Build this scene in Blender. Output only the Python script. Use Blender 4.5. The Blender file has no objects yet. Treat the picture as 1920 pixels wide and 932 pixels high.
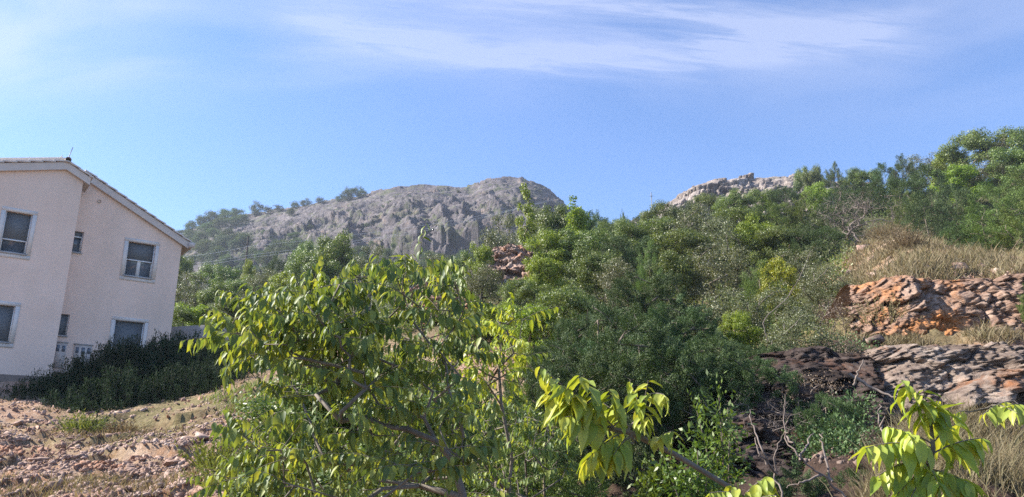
import bpy, math, random
import numpy as np
from mathutils import Vector
PI = math.pi
random.seed(7)
rng = np.random.default_rng(11)
scene = bpy.context.scene
COL = scene.collection

# ------------------------------------------------------------------ camera
F, PITCH = 1400.0, math.radians(15.7)
cd = bpy.data.cameras.new('camera')
cd.sensor_width = 36
cd.lens = 36 * F / 1920
cd.clip_start = 0.05
cd.clip_end = 6000
cam = bpy.data.objects.new('camera', cd)
COL.objects.link(cam)
cam.location = (0, 0, 0)
cam.rotation_euler = (PI / 2 + PITCH, 0, 0)
scene.camera = cam

# ------------------------------------------------------------------ sun, sky, exposure
SUN_AZ, SUN_EL = math.radians(-80), math.radians(38)      # azimuth measured from +Y towards +X
SUN_STRENGTH, SKY_STRENGTH, EXPOSURE = 4.8, 0.084, 1.45
sd = bpy.data.lights.new('sun', 'SUN')
sd.energy = SUN_STRENGTH
sd.angle = math.radians(0.5)
sd.color = (1.0, 0.94, 0.84)
so = bpy.data.objects.new('sun', sd)
COL.objects.link(so)
sv = Vector((math.sin(SUN_AZ) * math.cos(SUN_EL), math.cos(SUN_AZ) * math.cos(SUN_EL), math.sin(SUN_EL)))
so.rotation_euler = sv.to_track_quat('Z', 'Y').to_euler()
so.location = sv * 100

world = bpy.data.worlds.new('World')
scene.world = world
world.use_nodes = True


def build_world():
    nt = world.node_tree
    N, L = nt.nodes, nt.links
    N.clear()
    out = N.new('ShaderNodeOutputWorld')
    bg = N.new('ShaderNodeBackground')
    sky = N.new('ShaderNodeTexSky')
    sky.sky_type = 'NISHITA'
    sky.sun_disc = False
    sky.sun_elevation = SUN_EL
    sky.sun_rotation = SUN_AZ
    sky.air_density = 1.0
    sky.dust_density = 0.4
    sky.ozone_density = 3.5
    bg.inputs[1].default_value = SKY_STRENGTH
    tc = N.new('ShaderNodeTexCoord')
    sep = N.new('ShaderNodeSeparateXYZ')
    L.new(tc.outputs['Generated'], sep.inputs[0])

    def M(op, a, b=None, c=None):
        n = N.new('ShaderNodeMath')
        n.operation = op
        for i, v in enumerate((a, b, c)):
            if v is None:
                continue
            if isinstance(v, (int, float)):
                n.inputs[i].default_value = v
            else:
                L.new(v, n.inputs[i])
        return n.outputs[0]
    yy = M('MAXIMUM', sep.outputs['Y'], 0.02)
    zz = M('MAXIMUM', sep.outputs['Z'], 0.02)
    u = M('DIVIDE', sep.outputs['X'], yy)
    v = M('DIVIDE', zz, yy)

    def noise(su, sv_, skew, off, detail=6, rough=0.6, dist=0.6):
        cx = N.new('ShaderNodeCombineXYZ')
        L.new(M('ADD', M('MULTIPLY', u, su), off), cx.inputs[0])
        L.new(M('MULTIPLY', M('ADD', v, M('MULTIPLY', u, skew)), sv_), cx.inputs[1])
        n = N.new('ShaderNodeTexNoise')
        n.inputs['Scale'].default_value = 1
        n.inputs['Detail'].default_value = detail
        n.inputs['Roughness'].default_value = rough
        n.inputs['Distortion'].default_value = dist
        L.new(cx.outputs[0], n.inputs['Vector'])
        return n.outputs[0]

    def ramp(x, a, b):
        n = N.new('ShaderNodeMapRange')
        n.interpolation_type = 'SMOOTHSTEP'
        L.new(x, n.inputs[0])
        n.inputs[1].default_value = a
        n.inputs[2].default_value = b
        return n.outputs[0]

    def band(u0, v0, slope, curve, w):
        # soft band of cirrus following v = v0 + slope*(u-u0) + curve*(u-u0)^2
        du = M('SUBTRACT', u, u0)
        c = M('ADD', M('MULTIPLY', du, slope), M('ADD', M('MULTIPLY', M('MULTIPLY', du, du), curve), v0))
        dv = M('DIVIDE', M('SUBTRACT', v, c), w)
        return M('POWER', 2.718, M('MULTIPLY', M('MULTIPLY', dv, dv), -1.0))

    streak = ramp(noise(2.2, 16, 0.08, 3.0), 0.36, 0.72)
    fine = ramp(noise(7, 60, 0.10, 9.0, 8, 0.65, 0.8), 0.25, 0.8)
    broad = ramp(noise(2.0, 6, -0.05, 21.0, 4, 0.5), 0.38, 0.66)
    b1 = band(0.08, 0.582, -0.03, 0.30, 0.028)
    b2 = band(0.30, 0.645, -0.185, 0.0, 0.016)
    b3 = band(0.35, 0.575, 0.10, 0.2, 0.035)
    b4 = band(-0.2, 0.70, -0.10, 0.0, 0.05)
    bands = M('ADD', M('ADD', M('MULTIPLY', b1, 0.95), M('MULTIPLY', b2, 0.6)), M('ADD', M('MULTIPLY', b3, 0.28), M('MULTIPLY', b4, 0.6)))
    gate = M('MULTIPLY', ramp(u, -0.42, -0.24), M('SUBTRACT', 1.0, ramp(u, 0.4, 0.72)))
    bands = M('MULTIPLY', bands, gate)
    main = M('MULTIPLY', bands, M('ADD', 0.12, M('MULTIPLY', M('ADD', M('MULTIPLY', streak, 0.5), M('MULTIPLY', fine, 0.8)), 0.85)))
    left = M('MULTIPLY', M('MULTIPLY', band(-0.7, 0.63, 0.1, 0, 0.10), M('SUBTRACT', 1.0, ramp(u, -0.62, -0.40))), M('ADD', 0.35, M('MULTIPLY', broad, 0.5)))
    veil = M('MULTIPLY', M('MULTIPLY', broad, 0.16), ramp(v, 0.40, 0.62))
    mask = M('MINIMUM', M('ADD', M('ADD', M('MULTIPLY', main, 0.46), M('MULTIPLY', left, 0.35)), veil), 0.36)
    mix = N.new('ShaderNodeMix')
    mix.data_type = 'RGBA'
    L.new(mask, mix.inputs[0])
    tint = N.new('ShaderNodeMix')
    tint.data_type = 'RGBA'
    tint.blend_type = 'MULTIPLY'
    tint.inputs[0].default_value = 1
    tint.inputs[7].default_value = (0.78, 0.90, 1.10, 1)
    L.new(sky.outputs[0], tint.inputs[6])
    L.new(tint.outputs[2], mix.inputs[6])
    mix.inputs[7].default_value = (4.6, 4.7, 5.6, 1)
    L.new(mix.outputs[2], bg.inputs[0])
    L.new(bg.outputs[0], out.inputs[0])


build_world()
scene.view_settings.view_transform = 'Standard'
scene.view_settings.look = 'None'
scene.view_settings.exposure = EXPOSURE
scene.view_settings.gamma = 1
scene.render.engine = 'CYCLES'
scene.cycles.max_bounces = 7
scene.cycles.diffuse_bounces = 3
scene.cycles.glossy_bounces = 2
scene.cycles.transmission_bounces = 3
scene.cycles.transparent_max_bounces = 4
scene.cycles.volume_bounces = 0
scene.cycles.use_denoising = False
scene.cycles.use_adaptive_sampling = False


# ------------------------------------------------------------------ geometry helpers
def P(px, py, y):
    """World point seen at photo pixel (px, py) whose distance along +Y is y (camera at the origin)."""
    px, py, y = np.asarray(px, float), np.asarray(py, float), np.asarray(y, float)
    a, v = (px - 960) / F, (466 - py) / F
    dy = math.cos(PITCH) - v * math.sin(PITCH)
    dz = math.sin(PITCH) + v * math.cos(PITCH)
    return np.stack(np.broadcast_arrays(a / dy * y, y, dz / dy * y), -1)


def mesh_np(name, verts, faces, mat=None, smooth=False, uv=None):
    """faces: an int array (n,k) or a list of such arrays."""
    me = bpy.data.meshes.new(name)
    if isinstance(faces, np.ndarray):
        faces = [faces]
    faces = [f for f in faces if len(f)]
    verts = np.asarray(verts, np.float32)
    me.vertices.add(len(verts))
    me.vertices.foreach_set('co', verts.ravel())
    loops = np.concatenate([f.ravel() for f in faces]).astype(np.int32)
    tot = np.concatenate([np.full(len(f), f.shape[1]) for f in faces]).astype(np.int32)
    start = np.concatenate([[0], np.cumsum(tot)[:-1]]).astype(np.int32)
    me.loops.add(len(loops))
    me.loops.foreach_set('vertex_index', loops)
    me.polygons.add(len(tot))
    me.polygons.foreach_set('loop_start', start)
    me.polygons.foreach_set('loop_total', tot)
    if smooth:
        me.polygons.foreach_set('use_smooth', np.ones(len(tot), bool))
    if uv is not None:
        l = me.uv_layers.new(name='UVMap')
        l.data.foreach_set('uv', np.asarray(uv, np.float32)[loops].ravel())
    me.update(calc_edges=True)
    if mat:
        me.materials.append(mat)
    return me


def link(name, me, parent=None, loc=None):
    o = bpy.data.objects.new(name, me)
    COL.objects.link(o)
    if parent is not None:
        o.parent = parent
    if loc is not None:
        o.location = loc
    return o


def tag(o, label=None, cat=None, group=None, kind=None):
    if label:
        o['label'] = label
    if cat:
        o['category'] = cat
    if group:
        o['group'] = group
    if kind:
        o['kind'] = kind
    return o


def empty(name, loc, label, cat, group=None, rz=0):
    o = bpy.data.objects.new(name, None)
    o.empty_display_size = 0.2
    COL.objects.link(o)
    o.location = loc
    o.rotation_euler = (0, 0, rz)
    return tag(o, label, cat, group)


class MB:
    def __init__(s):
        s.v, s.f, s.n = [], {}, 0

    def add(s, v, f):
        v = np.asarray(v, float)
        f = np.asarray(f, int)
        s.v.append(v)
        s.f.setdefault(f.shape[1], []).append(f + s.n)
        s.n += len(v)

    def box(s, x0, x1, y0, y1, z0, z1):
        v = [(x, y, z) for x in (x0, x1) for y in (y0, y1) for z in (z0, z1)]
        s.add(v, [(0, 1, 3, 2), (4, 6, 7, 5), (0, 4, 5, 1), (2, 3, 7, 6), (0, 2, 6, 4), (1, 5, 7, 3)])
        return s

    def quad(s, a, b, c, d):
        s.add([a, b, c, d], [(0, 1, 2, 3)])
        return s

    def prism(s, pts, y0, y1):
        """polygon in XZ (counter-clockwise), from y0 to y1"""
        n = len(pts)
        v = [(x, y0, z) for x, z in pts] + [(x, y1, z) for x, z in pts]
        s.add(v, [tuple(range(n))])
        s.add(v, [tuple(range(2 * n - 1, n - 1, -1))])
        s.add(v, [(i, i + n, (i + 1) % n + n, (i + 1) % n) for i in range(n)])
        return s

    def tube(s, pts, rad, sides=6):
        pts = np.asarray(pts, float)
        rad = np.broadcast_to(np.asarray(rad, float), (len(pts),))
        t = np.gradient(pts, axis=0)
        t /= np.linalg.norm(t, axis=1, keepdims=True) + 1e-9
        ref = np.array([0.31, 0.22, 0.92]) if abs(t[0, 2]) < 0.8 else np.array([0.9, 0.3, 0.1])
        a = np.cross(t, ref)
        a /= np.linalg.norm(a, axis=1, keepdims=True) + 1e-9
        b = np.cross(t, a)
        an = np.arange(sides) / sides * 2 * PI
        v = pts[:, None] + rad[:, None, None] * (a[:, None] * np.cos(an)[None, :, None] + b[:, None] * np.sin(an)[None, :, None])
        n = len(pts)
        i, j = np.meshgrid(np.arange(n - 1), np.arange(sides), indexing='ij')
        q = np.stack([i * sides + j, i * sides + (j + 1) % sides, (i + 1) * sides + (j + 1) % sides, (i + 1) * sides + j], -1).reshape(-1, 4)
        s.add(v.reshape(-1, 3), q)
        return s

    def mesh(s, name, mat, smooth=False):
        return mesh_np(name, np.concatenate(s.v), [np.concatenate(x) for x in s.f.values()], mat, smooth)

    def build(s, name, mat, parent=None, loc=None, smooth=False):
        return link(name, s.mesh(name, mat, smooth), parent, loc)


# ------------------------------------------------------------------ numpy noise
def h3(ix, iy, iz, seed=0):
    n = (ix.astype(np.int64) * 374761393 + iy.astype(np.int64) * 668265263 + iz.astype(np.int64) * 2147483647 + seed * 974634777) & 0xffffffff
    n = ((n ^ (n >> 13)) * 1274126177) & 0xffffffff
    n = ((n ^ (n >> 16)) * 2246822519) & 0xffffffff
    n = n ^ (n >> 15)
    return (n & 0xffffff) / float(0x1000000)


def vnoise(p, seed=0):
    i = np.floor(p).astype(np.int64)
    f = p - i
    f = f * f * (3 - 2 * f)
    r = 0
    for dx in (0, 1):
        for dy in (0, 1):
            for dz in (0, 1):
                w = (f[..., 0] if dx else 1 - f[..., 0]) * (f[..., 1] if dy else 1 - f[..., 1]) * (f[..., 2] if dz else 1 - f[..., 2])
                r = r + w * h3(i[..., 0] + dx, i[..., 1] + dy, i[..., 2] + dz, seed)
    return r * 2 - 1


def fbm(p, octv=4, seed=0, rough=0.5):
    a, r = 1.0, 0
    for k in range(octv):
        r = r + a * vnoise(p * 2 ** k + 17.3 * k, seed + k)
        a *= rough
    return r


def facet(p, seed=0, tilt=0.6):
    """fractured-block noise: every cell is a tilted flat facet; returns (height, edge distance)"""
    i = np.floor(p).astype(np.int64)
    best = np.full(p.shape[:-1], 1e9)
    second = best.copy()
    val = np.zeros(p.shape[:-1])
    for dx in (-1, 0, 1):
        for dy in (-1, 0, 1):
            for dz in (-1, 0, 1):
                cx, cy, cz = i[..., 0] + dx, i[..., 1] + dy, i[..., 2] + dz
                q = np.stack([cx + h3(cx, cy, cz, seed), cy + h3(cx, cy, cz, seed + 1), cz + h3(cx, cy, cz, seed + 2)], -1)
                d = p - q
                dd = (d * d).sum(-1)
                g = np.stack([h3(cx, cy, cz, seed + 3), h3(cx, cy, cz, seed + 4), h3(cx, cy, cz, seed + 5)], -1) * 2 - 1
                hv = h3(cx, cy, cz, seed + 6) * 2 - 1 + tilt * 2 * (g * d).sum(-1)
                closer = dd < best
                second = np.where(closer, best, np.minimum(second, dd))
                val = np.where(closer, hv, val)
                best = np.where(closer, dd, best)
    return val, np.sqrt(second) - np.sqrt(best)


# ------------------------------------------------------------------ materials
def mat(name, base, rough=0.8, spec=0.3, build=None):
    m = bpy.data.materials.new(name)
    m.use_nodes = True
    b = m.node_tree.nodes['Principled BSDF']
    b.inputs['Base Color'].default_value = (*base, 1)
    b.inputs['Roughness'].default_value = rough
    b.inputs['Specular IOR Level'].default_value = spec
    if build:
        build(m.node_tree, b)
    return m


def nd(nt, t, **kw):
    n = nt.nodes.new(t)
    for k, v in kw.items():
        setattr(n, k, v)
    return n


def noise_out(nt, scale, detail=6, rough=0.6, coord='Object', stretch=None, dist=0):
    tc = nd(nt, 'ShaderNodeTexCoord')
    src = tc.outputs[coord]
    if stretch:
        mp = nd(nt, 'ShaderNodeMapping')
        mp.inputs['Scale'].default_value = stretch
        nt.links.new(src, mp.inputs[0])
        src = mp.outputs[0]
    n = nd(nt, 'ShaderNodeTexNoise')
    n.inputs['Scale'].default_value = scale
    n.inputs['Detail'].default_value = detail
    n.inputs['Roughness'].default_value = rough
    n.inputs['Distortion'].default_value = dist
    nt.links.new(src, n.inputs['Vector'])
    return n.outputs[0]


def ramp_node(nt, x, stops):
    r = nd(nt, 'ShaderNodeValToRGB')
    e = r.color_ramp.elements
    while len(e) < len(stops):
        e.new(0.5)
    for el, (pos, c) in zip(e, stops):
        el.position = pos
        el.color = (*c, 1)
    nt.links.new(x, r.inputs[0])
    return r.outputs[0]


def mixc(nt, fac, a, b, mode='MIX'):
    m = nd(nt, 'ShaderNodeMix', data_type='RGBA', blend_type=mode)
    for i, v in ((0, fac), (6, a), (7, b)):
        if isinstance(v, (int, float)):
            m.inputs[i].default_value = v
        elif isinstance(v, tuple):
            m.inputs[i].default_value = (*v, 1)
        else:
            nt.links.new(v, m.inputs[i])
    return m.outputs[2]


def bump(nt, b, h, strength=0.5, dist=0.05):
    n = nd(nt, 'ShaderNodeBump')
    n.inputs['Strength'].default_value = strength
    n.inputs['Distance'].default_value = dist
    nt.links.new(h, n.inputs['Height'])
    nt.links.new(n.outputs[0], b.inputs['Normal'])


def sep_range(nt, x, a, b):
    n = nd(nt, 'ShaderNodeMapRange')
    n.clamp = True
    nt.links.new(x, n.inputs[0])
    n.inputs[1].default_value = a
    n.inputs[2].default_value = b
    return n.outputs[0]


def rock_mat(name, dark, mid, light, scale=1.0, iron=None, iron_at=(0.5, 0.62), green=None, green_at=(0.5, 0.6), bumpd=0.05):
    def f(nt, b):
        n1 = noise_out(nt, 0.9 * scale, 8, 0.65)
        c = ramp_node(nt, n1, [(0.3, dark), (0.5, mid), (0.72, light)])
        n2 = noise_out(nt, 7 * scale, 8, 0.7)
        c = mixc(nt, sep_range(nt, n2, 0.42, 0.62), mixc(nt, 1.0, c, (0.55, 0.52, 0.52), 'MULTIPLY'), c)
        if iron:
            n3 = noise_out(nt, 0.55 * scale, 6, 0.7, dist=0.4)
            c = mixc(nt, sep_range(nt, n3, *iron_at), c, ramp_node(nt, n2, [(0.3, tuple(x * 0.7 for x in iron)), (0.7, iron)]))
        if green:
            n4 = noise_out(nt, 0.8 * scale, 8, 0.75)
            c = mixc(nt, sep_range(nt, n4, *green_at), c, green)
        nt.links.new(c, b.inputs['Base Color'])
        n5 = noise_out(nt, 4 * scale, 10, 0.75)
        bump(nt, b, n5, 0.9, bumpd)
    return mat(name, mid, 0.92, 0.15, f)


def leaf_mat(name, cols, trans=0.35, tcol=None, rough=0.45, spec=0.35, tint=0.16, veins=False):
    """leaves: a colour per leaf (random per island), a tint per plant, part of the light passes through"""
    m = bpy.data.materials.new(name)
    m.use_nodes = True
    nt = m.node_tree
    b = nt.nodes['Principled BSDF']
    out = nt.nodes['Material Output']
    geo = nd(nt, 'ShaderNodeNewGeometry')
    k = len(cols)
    c = ramp_node(nt, geo.outputs['Random Per Island'], [(i / max(1, k - 1), cc) for i, cc in enumerate(cols)])
    oi = nd(nt, 'ShaderNodeObjectInfo')
    hs = nd(nt, 'ShaderNodeHueSaturation')
    mr = nd(nt, 'ShaderNodeMapRange')
    nt.links.new(oi.outputs['Random'], mr.inputs[0])
    mr.inputs[3].default_value = 1 - tint
    mr.inputs[4].default_value = 1 + tint
    nt.links.new(mr.outputs[0], hs.inputs['Value'])
    mr2 = nd(nt, 'ShaderNodeMapRange')
    nt.links.new(oi.outputs['Random'], mr2.inputs[0])
    mr2.inputs[3].default_value = 0.5 - tint * 0.12
    mr2.inputs[4].default_value = 0.5 + tint * 0.10
    nt.links.new(mr2.outputs[0], hs.inputs['Hue'])
    nt.links.new(c, hs.inputs['Color'])
    c = hs.outputs[0]
    if veins:
        uvn = nd(nt, 'ShaderNodeUVMap')
        sx = nd(nt, 'ShaderNodeSeparateXYZ')
        nt.links.new(uvn.outputs[0], sx.inputs[0])

        def M(op, a, bb=None):
            n = nd(nt, 'ShaderNodeMath', operation=op)
            for i, v in enumerate((a, bb)):
                if v is None:
                    continue
                if isinstance(v, (int, float)):
                    n.inputs[i].default_value = v
                else:
                    nt.links.new(v, n.inputs[i])
            return n.outputs[0]
        au = M('ABSOLUTE', M('SUBTRACT', sx.outputs[0], 0.5))
        ph = M('FRACT', M('MULTIPLY', M('SUBTRACT', sx.outputs[1], M('MULTIPLY', au, 0.55)), 8.0))
        side = M('LESS_THAN', M('ABSOLUTE', M('SUBTRACT', ph, 0.5)), 0.09)
        midr = M('LESS_THAN', au, 0.022)
        vn = M('MINIMUM', M('ADD', M('MULTIPLY', side, 0.45), midr), 1.0)
        c = mixc(nt, M('MULTIPLY', vn, 0.45), c, mixc(nt, 1.0, c, (1.7, 1.5, 1.6), 'MULTIPLY'))
        bump(nt, b, vn, -0.25, 0.004)
        blot = noise_out(nt, 14, 4, 0.6)
        c = mixc(nt, sep_range(nt, blot, 0.5, 0.72), c, mixc(nt, 1.0, c, (1.35, 1.15, 0.6), 'MULTIPLY'))
    nt.links.new(c, b.inputs['Base Color'])
    b.inputs['Roughness'].default_value = rough
    b.inputs['Specular IOR Level'].default_value = spec
    tr = nd(nt, 'ShaderNodeBsdfTranslucent')
    nt.links.new(mixc(nt, 1.0, c, tcol or (1.7, 1.7, 0.6), 'MULTIPLY'), tr.inputs[0])
    mx = nd(nt, 'ShaderNodeMixShader')
    mx.inputs[0].default_value = trans
    nt.links.new(b.outputs[0], mx.inputs[1])
    nt.links.new(tr.outputs[0], mx.inputs[2])
    nt.links.new(mx.outputs[0], out.inputs[0])
    return m


M_ = {}
M_['hill'] = rock_mat('grey_limestone', (0.05, 0.045, 0.050), (0.145, 0.128, 0.135), (0.26, 0.235, 0.24), 0.16, iron=(0.30, 0.215, 0.16), iron_at=(0.55, 0.75), green=(0.085, 0.095, 0.045), green_at=(0.50, 0.62), bumpd=0.9)
M_['ridge'] = rock_mat('pale_limestone', (0.2, 0.17, 0.155), (0.36, 0.31, 0.28), (0.5, 0.44, 0.40), 0.25, green=(0.09, 0.10, 0.04), green_at=(0.56, 0.7), bumpd=0.4)
M_['cliff'] = rock_mat('red_stained_limestone', (0.15, 0.095, 0.07), (0.34, 0.225, 0.165), (0.50, 0.38, 0.30), 1.1, iron=(0.50, 0.22, 0.085), iron_at=(0.5, 0.63), bumpd=0.06)
M_['greycliff'] = rock_mat('grey_strata_limestone', (0.11, 0.082, 0.066), (0.29, 0.225, 0.18), (0.48, 0.40, 0.335), 1.3, iron=(0.30, 0.13, 0.06), iron_at=(0.58, 0.70), bumpd=0.06)
M_['shadecliff'] = rock_mat('rock_painted_shade', (0.035, 0.026, 0.022), (0.075, 0.055, 0.047), (0.15, 0.12, 0.105), 1.4, iron=(0.15, 0.07, 0.04), iron_at=(0.55, 0.7), bumpd=0.05)  # darkened tones put the hollow's shade into the rock colour
M_['stone'] = rock_mat('pale_pink_stone', (0.27, 0.17, 0.13), (0.45, 0.315, 0.25), (0.58, 0.48, 0.41), 1.3, iron=(0.34, 0.15, 0.075), iron_at=(0.5, 0.66), bumpd=0.02)
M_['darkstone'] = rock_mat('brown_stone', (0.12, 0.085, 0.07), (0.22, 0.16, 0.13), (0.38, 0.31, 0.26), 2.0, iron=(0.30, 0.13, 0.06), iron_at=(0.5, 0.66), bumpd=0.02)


def ground_build(nt, b):
    tc = nd(nt, 'ShaderNodeTexCoord')
    n1 = noise_out(nt, 0.7, 8, 0.65)
    soil = ramp_node(nt, n1, [(0.3, (0.16, 0.082, 0.05)), (0.48, (0.33, 0.18, 0.11)), (0.62, (0.42, 0.28, 0.195)), (0.78, (0.48, 0.38, 0.30))])
    n2 = noise_out(nt, 9, 8, 0.7)
    soil = mixc(nt, sep_range(nt, n2, 0.45, 0.7), soil, (0.45, 0.34, 0.27))
    grass = ramp_node(nt, n2, [(0.3, (0.10, 0.085, 0.04)), (0.6, (0.22, 0.18, 0.09)), (0.8, (0.30, 0.25, 0.14))])
    scrub = ramp_node(nt, n2, [(0.3, (0.035, 0.035, 0.018)), (0.6, (0.08, 0.08, 0.035)), (0.8, (0.14, 0.12, 0.06))])
    sx = nd(nt, 'ShaderNodeSeparateXYZ')
    nt.links.new(tc.outputs['Object'], sx.inputs[0])
    far = sep_range(nt, sx.outputs[1], 24, 34)
    n3 = noise_out(nt, 0.16, 6, 0.6)
    gmask = sep_range(nt, n3, 0.46, 0.6)
    c = mixc(nt, gmask, soil, grass)
    c = mixc(nt, far, c, scrub)
    # shade painted into the soil colour across the hollow right of the middle
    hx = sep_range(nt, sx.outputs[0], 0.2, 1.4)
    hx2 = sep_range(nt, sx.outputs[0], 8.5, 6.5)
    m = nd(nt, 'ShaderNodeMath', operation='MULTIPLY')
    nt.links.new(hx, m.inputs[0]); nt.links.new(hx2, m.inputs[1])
    painted_shade = ramp_node(nt, n2, [(0.3, (0.035, 0.024, 0.019)), (0.6, (0.085, 0.055, 0.042)), (0.8, (0.19, 0.145, 0.12))])
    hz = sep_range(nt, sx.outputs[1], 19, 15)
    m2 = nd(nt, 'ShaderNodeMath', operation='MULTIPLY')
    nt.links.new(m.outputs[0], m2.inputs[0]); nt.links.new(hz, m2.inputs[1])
    c = mixc(nt, m2.outputs[0], c, painted_shade)
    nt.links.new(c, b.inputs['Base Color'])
    n5 = noise_out(nt, 12, 10, 0.75)
    bump(nt, b, n5, 0.9, 0.06)


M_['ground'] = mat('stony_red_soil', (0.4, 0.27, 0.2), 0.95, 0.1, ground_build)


def plaster(nt, b):
    n = noise_out(nt, 1.2, 5, 0.6)
    c = ramp_node(nt, n, [(0.3, (0.86, 0.64, 0.52)), (0.7, (0.92, 0.70, 0.58))])
    n2 = noise_out(nt, 0.35, 4, 0.6, stretch=(1, 1, 0.35))
    c = mixc(nt, sep_range(nt, n2, 0.45, 0.75), c, (0.68, 0.53, 0.43))
    nt.links.new(c, b.inputs['Base Color'])
    bump(nt, b, noise_out(nt, 60, 4, 0.7), 0.35, 0.01)


M_['plaster'] = mat('peach_plaster', (0.75, 0.6, 0.47), 0.9, 0.15, plaster)
M_['trim'] = mat('white_trim', (0.76, 0.68, 0.62), 0.7, 0.2, lambda nt, b: bump(nt, b, noise_out(nt, 50, 4, 0.7), 0.2, 0.005))
M_['pvc'] = mat('white_window_plastic', (0.82, 0.82, 0.82), 0.35, 0.4, lambda nt, b: nt.links.new(ramp_node(nt, noise_out(nt, 3), [(0.3, (0.76, 0.76, 0.77)), (0.7, (0.84, 0.84, 0.84))]), b.inputs['Base Color']))


def slats(nt, b):
    w = nd(nt, 'ShaderNodeTexWave', wave_type='BANDS', bands_direction='Z')
    w.inputs['Scale'].default_value = 6.5
    tc = nd(nt, 'ShaderNodeTexCoord')
    nt.links.new(tc.outputs['Object'], w.inputs['Vector'])
    nt.links.new(mixc(nt, w.outputs[1], (0.13, 0.14, 0.15), (0.19, 0.20, 0.21)), b.inputs['Base Color'])
    bump(nt, b, w.outputs[1], 0.5, 0.01)


M_['shutter'] = mat('grey_roller_shutter', (0.17, 0.18, 0.19), 0.6, 0.3, slats)
M_['glass'] = mat('window_glass', (0.10, 0.12, 0.15), 0.08, 0.6, lambda nt, b: nt.links.new(ramp_node(nt, noise_out(nt, 1.5), [(0.3, (0.08, 0.10, 0.13)), (0.7, (0.20, 0.23, 0.27))]), b.inputs['Base Color']))
M_['sill'] = mat('stone_sill', (0.42, 0.38, 0.36), 0.8, 0.2, lambda nt, b: nt.links.new(ramp_node(nt, noise_out(nt, 25), [(0.3, (0.36, 0.33, 0.31)), (0.7, (0.50, 0.46, 0.44))]), b.inputs['Base Color']))
M_['tile'] = mat('pale_roof_tile', (0.5, 0.38, 0.31), 0.85, 0.2, lambda nt, b: nt.links.new(ramp_node(nt, noise_out(nt, 4), [(0.3, (0.62, 0.53, 0.47)), (0.7, (0.74, 0.66, 0.60))]), b.inputs['Base Color']))
M_['verge'] = mat('pinkish_verge_plaster', (0.62, 0.53, 0.47), 0.85, 0.2, lambda nt, b: nt.links.new(ramp_node(nt, noise_out(nt, 3), [(0.3, (0.60, 0.51, 0.45)), (0.7, (0.68, 0.59, 0.53))]), b.inputs['Base Color']))
M_['metal'] = mat('weathered_metal', (0.3, 0.29, 0.28), 0.5, 0.4, lambda nt, b: nt.links.new(ramp_node(nt, noise_out(nt, 8), [(0.3, (0.22, 0.21, 0.2)), (0.7, (0.4, 0.39, 0.38))]), b.inputs['Base Color']))
M_['zinc'] = mat('pale_zinc_rail', (0.6, 0.6, 0.58), 0.5, 0.4, lambda nt, b: nt.links.new(ramp_node(nt, noise_out(nt, 8), [(0.3, (0.5, 0.5, 0.48)), (0.7, (0.7, 0.7, 0.68))]), b.inputs['Base Color']))
M_['plinth'] = mat('brown_plinth', (0.3, 0.22, 0.17), 0.9, 0.1, lambda nt, b: nt.links.new(ramp_node(nt, noise_out(nt, 2), [(0.3, (0.24, 0.17, 0.13)), (0.7, (0.36, 0.27, 0.21))]), b.inputs['Base Color']))
M_['concrete'] = mat('pale_concrete', (0.5, 0.43, 0.38), 0.9, 0.1, lambda nt, b: nt.links.new(ramp_node(nt, noise_out(nt, 0.8, 8, 0.7), [(0.3, (0.40, 0.34, 0.30)), (0.7, (0.60, 0.53, 0.47))]), b.inputs['Base Color']))
M_['wire'] = mat('aluminium_wire', (0.55, 0.56, 0.6), 0.5, 0.4, lambda nt, b: nt.links.new(ramp_node(nt, noise_out(nt, 2), [(0.3, (0.5, 0.51, 0.55)), (0.7, (0.6, 0.61, 0.65))]), b.inputs['Base Color']))


def bark(name, a, c):
    def f(nt, b):
        nt.links.new(ramp_node(nt, noise_out(nt, 9, 6, 0.7, stretch=(1, 1, 0.3)), [(0.3, a), (0.7, c)]), b.inputs['Base Color'])
        bump(nt, b, noise_out(nt, 40, 6, 0.7, stretch=(1, 1, 0.3)), 0.6, 0.01)
    return mat(name, a, 0.85, 0.2, f)


M_['bark'] = bark('grey_brown_bark', (0.10, 0.075, 0.055), (0.22, 0.18, 0.145))
M_['palebark'] = bark('pale_grey_bark', (0.11, 0.09, 0.072), (0.24, 0.205, 0.175))
M_['twig'] = bark('dry_twig_bark', (0.13, 0.10, 0.085), (0.28, 0.23, 0.20))
M_['pole'] = bark('tarred_wood_pole', (0.06, 0.045, 0.04), (0.12, 0.095, 0.08))

M_['hack'] = leaf_mat('hackberry_leaf', [(0.065, 0.115, 0.045), (0.115, 0.178, 0.055), (0.18, 0.25, 0.068), (0.29, 0.34, 0.09)], 0.34, (1.7, 1.5, 0.5), 0.52, 0.35, 0.05, True)
M_['hackyellow'] = leaf_mat('young_hackberry_leaf', [(0.19, 0.26, 0.045), (0.26, 0.34, 0.055), (0.33, 0.39, 0.07), (0.42, 0.45, 0.09)], 0.33, (1.5, 1.35, 0.5), 0.42, 0.35, 0.05, True)
M_['juniper'] = leaf_mat('juniper_needles', [(0.036, 0.062, 0.028), (0.058, 0.095, 0.036), (0.085, 0.13, 0.045), (0.12, 0.165, 0.06)], 0.10, None, 0.6, 0.25)
M_['junilight'] = leaf_mat('green_juniper_needles', [(0.055, 0.09, 0.026), (0.09, 0.135, 0.034), (0.125, 0.175, 0.042), (0.17, 0.21, 0.055)], 0.15, None, 0.6, 0.25)
M_['broad'] = leaf_mat('broad_green_leaves', [(0.065, 0.10, 0.030), (0.10, 0.145, 0.038), (0.14, 0.185, 0.048), (0.19, 0.225, 0.07)], 0.25)
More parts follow.
